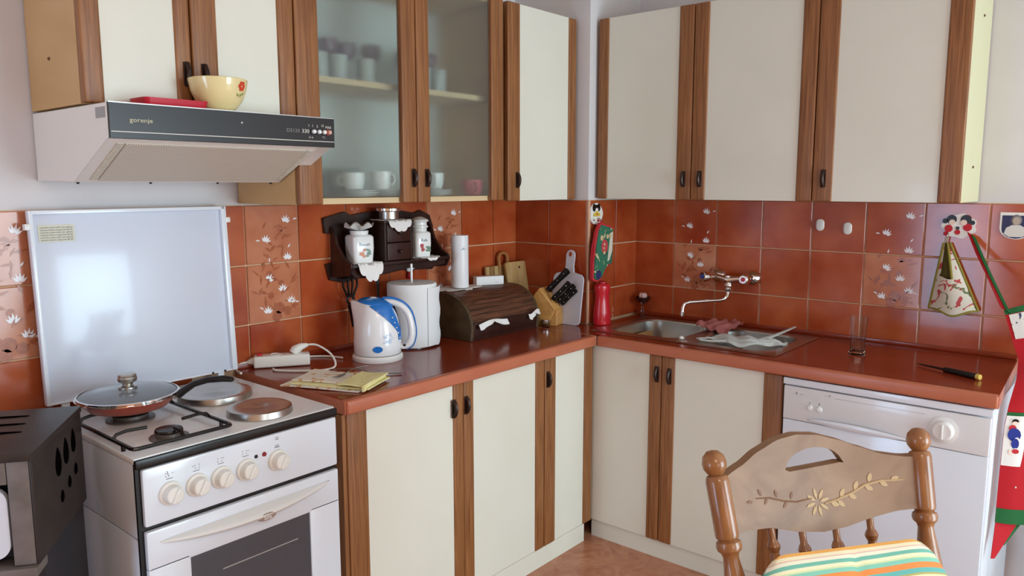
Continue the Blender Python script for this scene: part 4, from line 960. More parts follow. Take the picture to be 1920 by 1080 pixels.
MB().lathe([(0.034, 0), (0.036, 0.002), (0.036, 0.028), (0.038, 0.030)], (-1.208, -0.082, 1.319), seg=32).build('tin_body', BRUSH, tn)
MB().lathe([(0.044, 0.030), (0.046, 0.032), (0.046, 0.040), (0.044, 0.042), (0.001, 0.043)], (-1.208, -0.082, 1.319), seg=32).build('tin_lid', CHROME, tn)
# hanging utensils
SPR = 1.5
sa = thing('slotted_spatula', 'black slotted spatula hanging head down from the spice shelf', 'utensil', (-1.365, -0.044, 1.11))
def spf(x, z): return (-1.365+x, -0.046, z)
for k in range(4):
    t0 = -0.030+0.020*k; t1 = -0.012+0.008*k
    MB().tube([spf(t0, 1.112), spf(t0*1.05, 1.085), spf(t1*1.0, 1.045)], [0.0055, 0.0055, 0.0055], 8, flat=0.6).build('tine', BLACK, sa)
MB().tube([spf(-0.034, 1.112), spf(0.0, 1.118), spf(0.034, 1.112)], 0.0045, 8).build('end_bar', BLACK, sa)
tor = MB(); rs = []
for k in range(20):
    a = 2*PI*k/20; c_ = Vector(spf(0.014*math.cos(a), 1.034+0.014*math.sin(a))); e_ = Vector((math.cos(a), 0, math.sin(a)))
    rs.append([c_+e_*0.005*math.cos(2*PI*b/8)+Vector((0, 1, 0))*0.004*math.sin(2*PI*b/8) for b in range(8)])
tor.rings(rs, closed=True).build('ring', BLACK, sa)
MB().tube([spf(0, 1.016), spf(0.006, 0.985), spf(0.010, 0.935)], [0.013, 0.010, 0.006], 8).build('shank', BLACK, sa)
sa2 = thing('ladle', 'dark narrow utensil hanging between spatula and kitchen roll', 'utensil', (-1.235, -0.044, 1.12))
MB().tube([(-1.235, -0.044, 1.116), (-1.236, -0.044, 1.09), (-1.235, -0.044, 1.03), (-1.233, -0.044, 0.97)], [0.005, 0.006, 0.004, 0.008], 8).build('shank', BLACK, sa2)
MB().ball((-1.233, -0.052, 0.945), 0.026, sy=0.6, sz=0.8).build('scoop', BLACK, sa2)
mg = thing('hanging_figure', 'small red figure with white cap hanging on the tiles behind the roll rod', 'ornament', (-1.055, -0.020, 1.095))
MB().lathe([(0.010, 0), (0.013, 0.008), (0.011, 0.024), (0.007, 0.032), (0.001, 0.034)], (-1.055, -0.024, 1.080), seg=16).build('figure_body', mat('fig_red', 'B01E2A', 0.4), mg)
MB().ball((-1.064, -0.024, 1.118), 0.010).build('cap', PORC, mg)
MB().ball((-1.046, -0.024, 1.118), 0.010).build('cap', PORC, mg)

# ------------------------------------------------------------ napkins and cutlery on the left worktop
nk = thing('tea_towel', 'folded yellow and white tea towel with orange print on the worktop', 'cloth', (-1.69, -0.40, Z1))
NC = print_fabric('napkin_cloth', 'ECE4D2', [('D9A070', 0.60), ('C9B25A', 0.66)], 28)
NY = mat('napkin_yellow', 'EEE6B0', 0.85, color2='E8DC94', scale=(60, 60, 60), bump=0.3)
a_ = math.atan2(-0.22, 0.10)
Mn = Matrix.Translation((-1.700, -0.392, Z1+0.001)) @ Matrix.Rotation(a_, 4, 'Z')
def slabf(x0, x1, y0, y1, z, amp, ph):
    return lambda u, v: (x0+(x1-x0)*u, y0+(y1-y0)*v, z+amp*math.sin(5*u+ph)*math.cos(4*v+ph))
mb = MB().sheet(slabf(-0.135, 0.120, -0.085, 0.045, 0.003, 0.0012, 0), 20, 14, 0.003); mb.xf(Mn); mb.build('layer', NC, nk)
mb = MB().sheet(slabf(-0.110, 0.145, -0.070, 0.075, 0.008, 0.0014, 1), 20, 14, 0.004); mb.xf(Mn); mb.build('layer', NY, nk)
mb = MB().sheet(slabf(-0.115, 0.040, -0.050, 0.080, 0.0135, 0.0018, 2), 16, 14, 0.004); mb.xf(Mn); mb.build('layer', NC, nk)
for k in range(3):
    mb = MB().tube([(0.135, -0.085+0.0, 0.006+0.006*k), (0.132, -0.01, 0.007+0.006*k), (0.128, 0.075, 0.006+0.006*k)], 0.0045, 8, flat=0.8); mb.xf(Mn); mb.build('rolled_hem', NY, nk)
mb = MB().sheet(slabf(0.050, 0.138, -0.080, 0.078, 0.0185, 0.0016, 3), 14, 14, 0.004); mb.xf(Mn); mb.build('layer', NY, nk)
def cutlery(nm, lbl, pts, r, cat='cutlery'):
    t = thing(nm, lbl, cat, pts[0]); MB().tube(pts, r, 8, flat=0.35).build('handle', BRUSH, t); return t
t = cutlery('fork', 'steel fork lying across the folded tea towel', [(-1.682, -0.405, Z1+0.024), (-1.655, -0.397, Z1+0.029), (-1.610, -0.385, Z1+0.031), (-1.560, -0.374, Z1+0.024)], [0.004, 0.003, 0.003, 0.006])
for k in range(4):
    o_ = -0.0066+0.0044*k
    MB().tube([(-1.680+o_*0.3, -0.405-o_, Z1+0.0245), (-1.705+o_*0.3, -0.413-o_, Z1+0.024), (-1.722+o_*0.3, -0.418-o_, Z1+0.0265)], 0.0012, 6).build('tine', BRUSH, t)
t = cutlery('table_knife', 'steel table knife resting with its end over the worktop beside the towel', [(-1.60, -0.372, Z1+0.024), (-1.570, -0.400, Z1+0.012), (-1.54, -0.425, Z1+0.006), (-1.497, -0.462, Z1+0.004)], [0.006, 0.005, 0.005, 0.007])
MB().tube([(-1.602, -0.371, Z1+0.0245), (-1.640, -0.345, Z1+0.026), (-1.672, -0.325, Z1+0.0265)], [0.006, 0.008, 0.003], 8, flat=0.2).build('blade', BRUSH, t)

# ------------------------------------------------------------ corner: detergent bottle, oven mitt, magnet, candle glass
BOX_, BOY_ = -0.356, -0.456
bt = thing('washing_up_bottle', 'red plastic washing-up bottle below the oven mitt in the corner', 'bottle', (BOX_, BOY_, Z1))
MB().lathe([(0.038, 0), (0.042, 0.004), (0.043, 0.030), (0.042, 0.055), (0.036, 0.090), (0.033, 0.115), (0.036, 0.140), (0.039, 0.158), (0.038, 0.168), (0.030, 0.176), (0.001, 0.178)], (BOX_, BOY_, Z1), seg=32, sx=1.0, sy=0.85).build('bottle_body', mat('bottle_red', 'C8202C', 0.25, coat=0.3), bt)
MB().lathe([(0.016, 0), (0.016, 0.006), (0.010, 0.010), (0.001, 0.011)], (BOX_, BOY_, Z1+0.1775)).build('cap', mat('cap_red', 'B81C28', 0.3), bt)
Mq = Matrix.Translation((BOX_+0.030, BOY_-0.0355, Z1+0.052)) @ Matrix.Rotation(0.55, 4, 'Z') @ Matrix.Rotation(PI/2, 4, 'X') @ Matrix.Rotation(PI/2, 4, 'Z')
lettering('C O', 0.026, Mq, TEXTL, bt, name='print')
# oven mitt
MITG = print_fabric('mitt_green', '2E6B50', [('C8B88A', 0.62), ('2A3A34', 0.66)], 30)
MRED = mat('trim_red', 'C22C36', 0.8)
om = thing('oven_mitt', 'green Christmas-print oven mitt with red edging hanging above the red bottle', 'oven mitt', (-0.34, -0.45, 1.26))
def mitt_pts(s=0.0):
    return [(-0.072-s, 1.050-s), (-0.040, 1.040-s), (0.000+s, 1.052-s), (0.018+s, 1.088-s), (0.045, 1.108-s), (0.062, 1.100-s), (0.078+s, 1.112), (0.082+s, 1.160), (0.080+s, 1.215), (0.086+s, 1.262+s), (0.030, 1.272+s), (-0.014, 1.282+s), (-0.040-s, 1.250), (-0.058-s, 1.190), (-0.070-s, 1.120)]
Mm = Matrix.Translation((-0.350, 0, 0))
mb = MB().prism(mitt_pts(0.004), lambda u, v, w_: (u*0.92, -w_, v), 0.432, 0.450, bev=0.004, seg=2); mb.xf(Mm); mb.build('edging', MRED, om)
mb = MB().prism(mitt_pts(-0.004), lambda u, v, w_: (u*0.92, -w_, v), 0.428, 0.4555, bev=0.004, seg=2); mb.xf(Mm); mb.build('fabric', MITG, om)
MB().lathe([(0.024, 0), (0.023, 0.001), (0.001, 0.001)], (-0.342, -0.4556, 1.185), M=Matrix.Rotation(PI/2, 4, 'X') @ Matrix.Diagonal((1, 1.25, 1, 1))).build('patch', mat('patch_red', 'C04048', 0.8), om)
for x, z, r in ((-0.345, 1.158, 0.008), (-0.348, 1.178, 0.005), (-0.345, 1.194, 0.006), (-0.365, 1.222, 0.012), (-0.322, 1.226, 0.010), (-0.302, 1.230, 0.009)):
    MB().lathe([(r, 0), (r*0.9, 0.0012), (0.001, 0.0012)], (x, -0.4568, z), M=Matrix.Rotation(PI/2, 4, 'X'), seg=12).build('print', mat('patch_gold', 'CDB488', 0.8), om)
MB().prism([(0.030, 1.12), (0.045, 1.125), (0.066, 1.165), (0.070, 1.245), (0.050, 1.240), (0.040, 1.18)], lambda u, v, w_: (-0.350+u, -w_, v), 0.4556, 0.4568).build('print', mat('patch_cream', 'D6D0BC', 0.8), om)
MB().lathe([(0.020, 0), (0.019, 0.001), (0.001, 0.001)], (-0.385, -0.4556, 1.068), M=Matrix.Rotation(PI/2, 4, 'X')).build('print', mat('patch_navy', '2A2A5C', 0.8), om)
MB().tube([(-0.350, -0.442, 1.278), (-0.345, -0.436, 1.296), (-0.338, -0.442, 1.278)], 0.0028, 6).build('loop', MRED, om)
# magnets
def disc(x, y, z, r, m, parent, t=0.0012, plane='A', sx=1, sz=1, name='patch', w0=0):
    if plane == 'A': M_ = Matrix.Rotation(PI/2, 4, 'X')
    else: M_ = Matrix.Rotation(-PI/2, 4, 'Z') @ Matrix.Rotation(PI/2, 4, 'X')
    return MB().lathe([(r, 0), (r*0.97, t), (0.001, t)], (x, y, z), M=M_ @ Matrix.Diagonal((sx, sz, 1, 1)), seg=18).build(name, m, parent)
WH = mat('magnet_white', 'EEEAE2', 0.4); SKIN = mat('magnet_face', 'F0D8C4', 0.4); YEL = mat('magnet_yellow', 'D8C040', 0.4)
m1 = thing('fridge_magnet', 'small dog-shaped hook with black ears and yellow bow above the oven mitt', 'hook', (-0.345, -0.415, 1.32))
MB().prism([(0.040*math.cos(a*PI/9)*1.15*(1+0.1*math.cos(3*a*PI/9)), 1.322+0.046*math.sin(a*PI/9)) for a in range(18)], lambda u, v, w_: (-0.350+u, -w_, v), 0.412, 0.417).build('backing', WH, m1)
disc(-0.368, -0.4172, 1.348, 0.012, BLACK, m1, sz=1.4); disc(-0.334, -0.4172, 1.348, 0.012, BLACK, m1, sz=1.4); disc(-0.350, -0.4172, 1.352, 0.009, BLACK, m1)
disc(-0.350, -0.4180, 1.337, 0.010, WH, m1, t=0.0016); disc(-0.350, -0.4186, 1.322, 0.012, YEL, m1); disc(-0.332, -0.4186, 1.318, 0.007, YEL, m1); disc(-0.368, -0.4186, 1.318, 0.007, YEL, m1); disc(-0.350, -0.4200, 1.321, 0.004, MRED, m1)
disc(-0.372, -0.4182, 1.296, 0.011, WH, m1, t=0.0014); disc(-0.372, -0.4198, 1.296, 0.004, BLACK, m1); disc(-0.334, -0.4182, 1.296, 0.009, MRED, m1)
MB().tube([(-0.345, -0.417, 1.302), (-0.345, -0.440, 1.296), (-0.345, -0.446, 1.304)], 0.0025, 6).build('hook', CHROME, m1)
# candle glass
cg = thing('stemmed_glass', 'small brown stemmed glass with a frosted flower candle in the corner behind the sink', 'glass', (-0.040, -0.465, Z1+0.0165))
GB = mat('brown_glass', '6A3A30', 0.05, trans=0.75, ior=1.4)
CG = (-0.040, -0.468, Z1+0.0005)
cg.location = CG
cg['_w'] = [v for r in Matrix.Translation(CG) for v in r]
MB().lathe([(0.022, 0), (0.022, 0.002), (0.006, 0.006), (0.004, 0.012), (0.007, 0.018), (0.004, 0.026), (0.007, 0.034), (0.004, 0.044), (0.008, 0.054), (0.010, 0.056), (0.001, 0.057)], CG, seg=20).build('stem', CLG, cg)
MB().lathe([(0.008, 0.057), (0.024, 0.062), (0.033, 0.076), (0.034, 0.084), (0.031, 0.083), (0.028, 0.074), (0.001, 0.064)], CG, seg=28).build('cup', GB, cg)
for k in range(5):
    a = 2*PI*k/5; MB().ball((CG[0]+0.010*math.cos(a), CG[1]+0.010*math.sin(a), CG[2]+0.090), 0.010, sz=1.4, seg=10).build('petal', mat('frost_pink', 'D8B8B0', 0.4), cg)

# ------------------------------------------------------------ sink contents
def cloth_blob(name, lbl, cat, c, fn, nu, nv, th, m):
    o = MB().sheet(fn, nu, nv, th).build(name, m, ang=60); c = Vector(c); o.data.transform(Matrix.Translation(-c)); o.location = c
    return tag(o, lbl, cat)
def pinkf(u, v):
    x = -0.235+0.150*u; y = -0.835-0.135*v+0.01*math.sin(6*u)
    bump = 0.009*math.sin(9*u+3*v)*math.sin(7*v+1)+0.006*math.sin(17*u*v+2)+0.004*math.sin(23*v-9*u)
    z = Z1+0.026+bump+0.020*v*u
    d = max(0, v-0.62)
    e_ = max(0, abs(2*u-1)-0.6)/0.4; z -= 0.012*e_*e_; z -= d*0.10*(1-u)
    return (x-0.03*d, y, max(z, Z1+0.008) if v < 0.6 else z)
cloth_blob('dishcloth', 'crumpled dusty-pink dishcloth on the divider of the sink', 'cloth', (-0.17, -0.9, Z1+0.02), pinkf, 26, 26, 0.003, mat('pink_cloth', 'B06A66', 0.9, color2='A05C5A', scale=(30, 30, 30), bump=0.3))
def bagf(u, v):
    t = u
    yc = -0.955-0.275*t; xc = -0.395+0.07*t+0.01*math.sin(8*t)
    wd = 0.022+0.085*math.sin(PI*min(1, t*0.95+0.05))**1.2
    if t > 0.90: wd = 0.05
    x = xc+(v-0.42)*wd*1.25
    z = Z1+0.006+0.020*math.sin(PI*v)*math.sin(PI*t)**0.5+0.005*math.sin(20*t+6*v)+0.003*math.sin(31*v+9*t)
    return (x, yc, z)
BAG = mat('plastic_bag', 'C4C8C4', 0.3, bump=0.6, scale=(40, 40, 40))
bg_ = thing('plastic_bag', 'thin whitish plastic bag lying over the right sink bowl', 'bag', (-0.36, -1.08, Z1+0.01))
MB().sheet(bagf, 40, 18, 0.0015).build('bag_body', BAG, bg_, ang=60)
MB().tube([(-0.335, -1.140, Z1+0.016), (-0.290, -1.175, Z1+0.030), (-0.240, -1.205, Z1+0.046), (-0.200, -1.225, Z1+0.058)], [0.016, 0.011, 0.008, 0.006], 10, flat=0.4).build('bag_handle', BAG, bg_)
MB().tube([(-0.400, -0.965, Z1+0.012), (-0.440, -0.945, Z1+0.015), (-0.452, -0.965, Z1+0.013), (-0.440, -1.005, Z1+0.012), (-0.405, -1.04, Z1+0.012)], [0.006, 0.007, 0.007, 0.008, 0.009], 8, flat=0.5).build('bag_handle', BAG, bg_)
so = MB().ball((0, 0, 0), 0.009, sx=1.2, sz=0.7).build('sink_plug', PLASTC); so.location = (-0.448, -0.882, Z1+0.0105); tag(so, 'tiny cream plug on the front rim between the sink bowls', 'plug')

# glass tumbler and awl
dg = thing('drinking_glass', 'tall clear drinking glass on the worktop right of the sink', 'glass', (-0.280, -1.474, Z1))
MB().lathe([(0.026, 0), (0.029, 0.002), (0.0285, 0.010), (0.026, 0.020), (0.026, 0.060), (0.030, 0.135), (0.0305, 0.1375), (0.0285, 0.1375), (0.0235, 0.060), (0.0235, 0.022), (0.020, 0.014), (0.001, 0.012)], (-0.280, -1.474, Z1), seg=8).build('tumbler', CLG, dg, ang=20)
aw = thing('skewer', 'black pointed sharpening steel with yellow-tipped handle on the right worktop', 'tool', (-0.37, -1.77, Z1))
A0_, A1_ = Vector((-0.322, -1.676, Z1+0.006)), Vector((-0.420, -1.872, Z1+0.010)); dA = (A1_-A0_)
MB().tube([A0_, A0_+dA*0.1, A0_+dA*0.45], [0.0012, 0.0028, 0.004], 8).build('spike', BLKEN, aw)
MB().tube([A0_+dA*0.44, A0_+dA*0.47, A0_+dA*0.7, A0_+dA*0.93, A0_+dA*0.945], [0.007, 0.0085, 0.0095, 0.0095, 0.008], 12).build('handle', BLACK, aw)
MB().tube([A0_+dA*0.945, A0_+dA*0.96, A0_+dA*1.0], [0.0085, 0.0095, 0.0085], 12).build('end_cap', mat('cap_yellow', 'E0C060', 0.35), aw)

# ------------------------------------------------------------ on the sink wall
for y, z, lb in ((-1.235, 1.288, 'left'), (-1.338, 1.278, 'right')):
    o = thing('adhesive_hook', 'white oval adhesive hook on the tiles, %s one of the pair' % lb, 'hook', (-0.0105, y, z))
    rr_ = [(0.0, rrect(-0.0155, 0.0155, -0.023, 0.023, 0.0153, 0, 7)), (0.004, rrect(-0.0155, 0.0155, -0.023, 0.023, 0.0153, 0, 7)), (0.006, rrect(-0.0135, 0.0135, -0.021, 0.021, 0.0133, 0, 7))]
    MB().rings([[(-0.0105-d_, y+p[0], z+p[1]) for p in rg] for d_, rg in rr_]).build('plate', PLASTC, o)
    MB().rings([[(-0.0165-d_, y+p[0]*0.55, z+p[1]*0.62) for p in rrect(-0.0155, 0.0155, -0.023, 0.023, 0.0153, 0, 7)] for d_ in (0, 0.004)]).build('inset', PLASTW, o)
m2 = thing('fridge_magnet', 'hook plaque of two dark-haired children in red beside the flowered pot holder', 'hook', (-0.012, -1.71, 1.30))
def scal(n, r0, am): return [(r0*(1+am*math.cos(7*2*PI*k/n))*math.cos(2*PI*k/n), r0*(1+am*math.cos(7*2*PI*k/n))*math.sin(2*PI*k/n)) for k in range(n)]
MB().prism([(a*1.25, b) for a, b in scal(42, 0.042, 0.07)], lambda u, v, w_: (-w_, -1.712+u, 1.300+v), 0.0105, 0.0155).build('backing', WH, m2)
for (dy, dz, r, m_, t) in ((0.024, 0.022, 0.016, BLACK, 0.001), (-0.020, 0.022, 0.017, BLACK, 0.001), (0.044, 0.016, 0.009, BLACK, 0.001), (-0.040, 0.012, 0.008, BLACK, 0.001), (0.022, 0.012, 0.010, SKIN, 0.002), (-0.014, 0.012, 0.010, SKIN, 0.002), (0.032, -0.010, 0.013, MRED, 0.0012), (-0.026, -0.004, 0.014, MRED, 0.0012), (0.004, -0.022, 0.009, MRED, 0.0014), (0.004, -0.008, 0.006, BLACK, 0.0014), (0.040, -0.028, 0.008, MRED, 0.001)):
    disc(-0.0158, -1.712+dy, 1.300+dz, r, m_, m2, t=t, plane='B')
MB().tube([(-0.016, -1.680, 1.276), (-0.030, -1.680, 1.262), (-0.032, -1.680, 1.272)], 0.0024, 6).build('hook', CHROME, m2)
# pot holder, folded fabric pouch
ph = thing('pot_holder', 'olive-edged floral pot holder hanging folded on the right tiles', 'pot holder', (-0.03, -1.68, 1.25))
FLW = print_fabric('floral_cloth', 'D8D0BE', [('B84848', 0.565), ('6E7450', 0.62), ('E4D8A0', 0.68)], 21)
OLV = mat('olive_trim', '8E8234', 0.85)
apx = Vector((-0.030, -1.672, 1.240))
def phf(u, v):
    w_ = 0.020+0.135*v; y = apx.y+0.052*v*0.62-(u)*w_-0.004
    x = -0.022-0.030*math.sin(PI*u)*min(1, v*1.6)-0.006*v
    z = apx.z-0.235*v+0.012*math.sin(PI*u)*-v+0.006*math.sin(9*u)*v
    return (x, y+0.006, z)
def ph_front(u, v):
    # v from the lower hem up, with a V-shaped opening left free towards the top
    x, y, z = phf(u, v); return (x-0.002, y, z)
MB().sheet(lambda u, v: (phf(u, v)[0]*0.35-0.008, phf(u, v)[1], phf(u, v)[2]), 14, 16, 0.003).build('lining', mat('olive_lining', '5C5424', 0.9), ph, ang=60)
def hl(u, v):  # left flap
    e = 0.10+0.42*max(0, (v-0.52)/0.48)**0.5 if v > 0.52 else 0.10
    return phf(u*max(e, 0.16 if v < 0.5 else e), v)
def hr_(u, v):
    e = 0.62-0.10*max(0, (v-0.52)/0.48) if v > 0.52 else 0.62
    return phf(1-u*(1-e), v)
MB().sheet(hl, 6, 18, 0.004).build('flap', FLW, ph, ang=60)
MB().sheet(hr_, 8, 18, 0.004).build('flap', FLW, ph, ang=60)
MB().sheet(lambda u, v: phf(0.03+0.94*u, 0.50+0.5*v), 16, 12, 0.004).build('pocket', FLW, ph, ang=60)
for uu in (0.0, 0.62, 1.0):
    MB().tube([tuple(Vector(phf(uu, k/12))+Vector((-0.003, 0, 0))) for k in range(13 if uu != 0.62 else 7)], 0.0042, 6).build('piping', OLV, ph)
MB().tube([tuple(Vector(phf(k/12, 1.0))+Vector((-0.002, 0, 0))) for k in range(13)], 0.0035, 6).build('piping', OLV, ph)
MB().tube([(-0.026, -1.680, 1.240), (-0.030, -1.683, 1.262), (-0.030, -1.677, 1.262), (-0.026, -1.674, 1.240)], 0.0025, 6).build('loop', mat('loop_grey', 'A89A80', 0.7), ph)
# portrait plaque
pk = thing('portrait_plaque', 'shield-shaped white plaque with a pale bearded figure on dark blue', 'plaque', (-0.011, -1.880, 1.305))
def shield(s): return [(-0.048*s, 0.042*s), (0.048*s, 0.042*s), (0.048*s, -0.012*s)]+[(0.048*s*math.cos(a*PI/10), -0.012*s-0.036*s*math.sin(a*PI/10)) for a in range(1, 10)]+[(-0.048*s, -0.012*s)]
MB().prism(shield(1.0), lambda u, v, w_: (-w_, -1.880+u, 1.308+v), 0.0105, 0.0145, bev=0.001).build('frame', WH, pk)
MB().prism([(u, v-0.004) for u, v in shield(0.86)], lambda u, v, w_: (-w_, -1.880+u, 1.308+v), 0.0146, 0.0150).build('picture', mat('plaque_blue', '2A2850', 0.4), pk)
disc(-0.0151, -1.880, 1.322, 0.011, mat('plaque_face', 'B8A898', 0.5), pk, t=0.0006, plane='B', sz=1.25)
disc(-0.0151, -1.880, 1.324, 0.016, mat('plaque_hair', '7A7478', 0.5), pk, t=0.0003, plane='B', sz=1.2)
MB().prism([(-0.034, -0.030), (-0.028, -0.010), (-0.012, 0.000), (0.012, 0.000), (0.028, -0.010), (0.034, -0.030), (0.018, -0.040), (-0.018, -0.040)], lambda u, v, w_: (-w_, -1.880+u, 1.308+v), 0.0151, 0.0156).build('robe', mat('plaque_robe', 'DCD8D0', 0.5), pk)
# apron
ARED = mat('apron_red', 'B81420', 0.85, bump=0.2, scale=(300, 300, 300)); AGRN = mat('apron_green', '1E6432', 0.85)
ap = thing('apron', 'red Christmas apron with green edging hanging past the worktop end', 'apron', (-0.4, -2.0, 0.3))
def strap(offs, w_, m_, nm):
    P_ = [Vector((-0.026, -1.752, 1.272)), Vector((-0.10, -1.795, 1.205)), Vector((-0.20, -1.852, 1.130)), Vector((-0.30, -1.905, 1.058))]
    side = Vector((0.10, 0.16, 0.10)).normalized()
    MB().sheet(lambda u, v: P_[int(min(u*3, 2.999))].lerp(P_[int(min(u*3, 2.999))+1], u*3-int(min(u*3, 2.999)))+side*(offs+(v-0.5)*w_), 18, 3, 0.0025).build(nm, m_, ap, ang=60)
strap(0.008, 0.022, ARED, 'strap_edge'); 
def strapg(u, v): pass
MB().sheet(lambda u, v: (Vector((-0.028, -1.757, 1.270)).lerp(Vector((-0.302, -1.912, 1.056)), u)+Vector((-0.004, 0, 0.006*math.sin(PI*u)*-1))+Vector((0.10, 0.16, 0.10)).normalized()*(-0.006+(v-0.5)*0.020)), 18, 3, 0.003).build('strap', AGRN, ap, ang=60)
LE = [(-0.300, -1.902, 1.058), (-0.305, -1.912, 1.030), (-0.310, -1.934, 0.962), (-0.330, -1.955, 0.915), (-0.420, -1.964, 0.870), (-0.470, -1.956, 0.80), (-0.490, -1.952, 0.74), (-0.500, -1.951, 0.60), (-0.508, -1.951, 0.455)]
def ledge(t):
    f_ = t*(len(LE)-1); i = min(int(f_), len(LE)-2); return Vector(LE[i]).lerp(Vector(LE[i+1]), f_-i)
def apf(u, v, o=0.0):
    p = ledge(v); dr_ = Vector((0.10, -0.28, 0)) ; w_ = 0.95
    q = p+dr_*u*w_; q.z += 0.115*u*(1-v)**1.5; n_ = Vector((-0.94, -0.34, 0))
    return q+n_*(0.008*math.sin(9*u+1.5*v)*min(1, 6*u+0.15)+o)
MB().sheet(lambda u, v: apf(u, v), 24, 34, 0.003).build('cloth', ARED, ap, ang=60)
MB().sheet(lambda u, v: apf(u, 0.001+0.065*v, 0.0025), 24, 3, 0.002).build('top_band', AGRN, ap, ang=60)
MB().sheet(lambda u, v: apf(0.03+u*0.9, 0.075+0.16*v, 0.003), 24, 5, 0.002).build('print_panel', print_fabric('apron_print', 'E6E2DA', [('38405E', 0.60), ('A83048', 0.66)], 34), ap, ang=60)
MB().sheet(lambda u, v: apf(u, 0.962+0.038*v, 0.0025), 24, 3, 0.002).build('hem_band', AGRN, ap, ang=60)
MB().sheet(lambda u, v: apf(0.13*0+0.18*u, 0.66+0.02*v, 0.0035), 10, 2, 0.002).build('pocket_band', AGRN, ap, ang=60)
pk_ = MB().sheet(lambda u, v: apf(0.002+0.20*u*(1-0.15*v**3), 0.68+0.17*v, 0.003), 12, 8, 0.002).build('pocket', WH, ap, ang=60)
def kid(nm, m_, du, dv, r, sz=1.0):
    mb = MB(); c_ = apf(0.085+du, 0.755+dv, 0.0048); t1 = Vector((0.336, -0.94, 0)); 
    mb.bm.faces.new([mb.bm.verts.new(c_+t1*r*math.cos(b*PI/6)+Vector((0, 0, 1))*r*sz*math.sin(b*PI/6)) for b in range(12)]); mb.build(nm, m_, ap)
BLU = mat('kid_blue', '26348A', 0.8)
kid('figure_print', BLU, 0.005, 0.012, 0.017, 1.2); kid('figure_print', BLU, 0.02, 0.035, 0.010, 1.6); kid('figure_print', MRED, -0.015, -0.005, 0.010); kid('figure_print', SKIN, 0.0, -0.030, 0.008); kid('figure_print', BLACK, 0.0, -0.042, 0.009); kid('figure_print', MRED, 0.03, 0.055, 0.009, 0.8); kid('figure_print', SKIN, -0.010, 0.058, 0.006, 1.5)
for k in range(26):
    rr = random.Random(k); uu, vv = 0.04+0.5*rr.random(), (0.24+0.14*rr.random() if k % 2 else 0.5+0.42*rr.random())
    if 0.64 < vv < 0.87 and uu < 0.22: continue
    c_ = apf(uu, vv, 0.0022); MB().ball(c_, 0.0028, seg=6).build('dot', WH, ap)
MB().sheet(lambda u, v: Vector((-0.506, -1.953, 0.462)).lerp(Vector((-0.540, -1.953, 0.352)), v)+Vector((0.05, -0.055, 0))*u*(1-0.85*v)+Vector((0, 0.0, 0.0)), 6, 10, 0.002).build('tie', ARED, ap, ang=60)
MB().sheet(lambda u, v: Vector((-0.470, -1.974, 0.460)).lerp(Vector((-0.500, -1.972, 0.385)), v)+Vector((0.04, -0.045, 0))*u*(1-0.85*v), 6, 8, 0.002).build('tie', AGRN, ap, ang=60)
hk = thing('wall_pipe', 'grey pipe running up the wall behind the apron', 'pipe', (-0.03, -1.985, 0))
MB().cyl((-0.03, -2.02, 0.0), (-0.03, -2.02, 0.60), 0.014).build('pipe', mat('pipe_grey', '8E8C8C', 0.5), hk)

# ------------------------------------------------------------ crockery behind the frosted glass
SV = UZ0+0.0185
pts_ = [(0.030, 0), (0.032, 0.002), (0.062, 0.008), (0.064, 0.010), (0.060, 0.010), (0.030, 0.005), (0.001, 0.005)]
sc0 = None
for si, (x, y, n) in enumerate(((-1.475, -0.250, 3), (-1.345, -0.245, 3), (-1.135, -0.250, 3))):
    for k in range(n):
        zz = SV+0.0065*k
        lb = ('white saucer, %s in the stack of three %s' % (('bottom', 'middle', 'top')[k], ('under the left cups', 'by the middle of the glass cabinet', 'behind the right glass door')[si]))
        if sc0 is None:
            sc0 = MB().lathe(pts_, seg=32).build('saucer', PORC); o = sc0
        else:
            o = sc0.copy(); COL.objects.link(o)
        o.location = (x, y, zz); tag(o, lb, 'saucer', 'saucers in the glass cabinet')
def cup(lbl, x, y, z, r, h, m_, grp, hang=0.6):
    c_ = thing('cup', lbl, 'cup', (x, y, z), rz=hang, group=grp, world=False)
    MB().lathe([(r*0.55, 0), (r*0.75, 0.003), (r*0.95, h*0.4), (r, h), (r*0.95, h), (r*0.88, h*0.4), (r*0.6, 0.006), (0.001, 0.006)], seg=28).build('cup_body', m_, c_)
    MB().tube([(r*0.93, 0, h*0.8), (r*1.35, 0, h*0.78), (r*1.45, 0, h*0.5), (r*1.2, 0, h*0.3), (r*0.9, 0, h*0.3)], 0.004, 8).build('handle', m_, c_)
    return c_
SZ = SV+0.0065*3+0.0045
cup('white cup on the left saucer stack in the glass cabinet', -1.500, -0.252, SZ-0.0005, 0.036, 0.055, PORC, 'cups in the glass cabinet', 2.2)
cup('white cup standing right behind the left door frame post on the second stack', -1.392, -0.262, SZ-0.0005, 0.036, 0.060, PORC, 'cups in the glass cabinet', 5.0)
cup('white cup on the saucer stack behind the right glass door', -1.140, -0.255, SZ-0.0005, 0.032, 0.058, PORC, 'cups in the glass cabinet', 4.0)
cup('pinkish red cup at the right end of the lower cabinet shelf', -0.945, -0.255, SV, 0.040, 0.058, mat('cup_pink', 'C85C60', 0.4), 'cups in the glass cabinet', 4.2)
bw2 = thing('serving_bowl', 'grey-green bowl behind the white cups in the glass cabinet', 'bowl', (-1.42, -0.085, SV))
MB().lathe([(0.035, 0), (0.050, 0.02), (0.062, 0.075), (0.064, 0.095), (0.060, 0.095), (0.045, 0.02), (0.001, 0.008)], (-1.42, -0.085, SV), seg=28).build('bowl_wall', mat('bowl_grey', '8A928C', 0.4), bw2)
SH = 1.7715
TG = mat('tumbler_glass', 'C8CEC8', 0.15, trans=0.35)
WG = mat('wine_glass_purple', '7A5066', 0.1, trans=0.25)
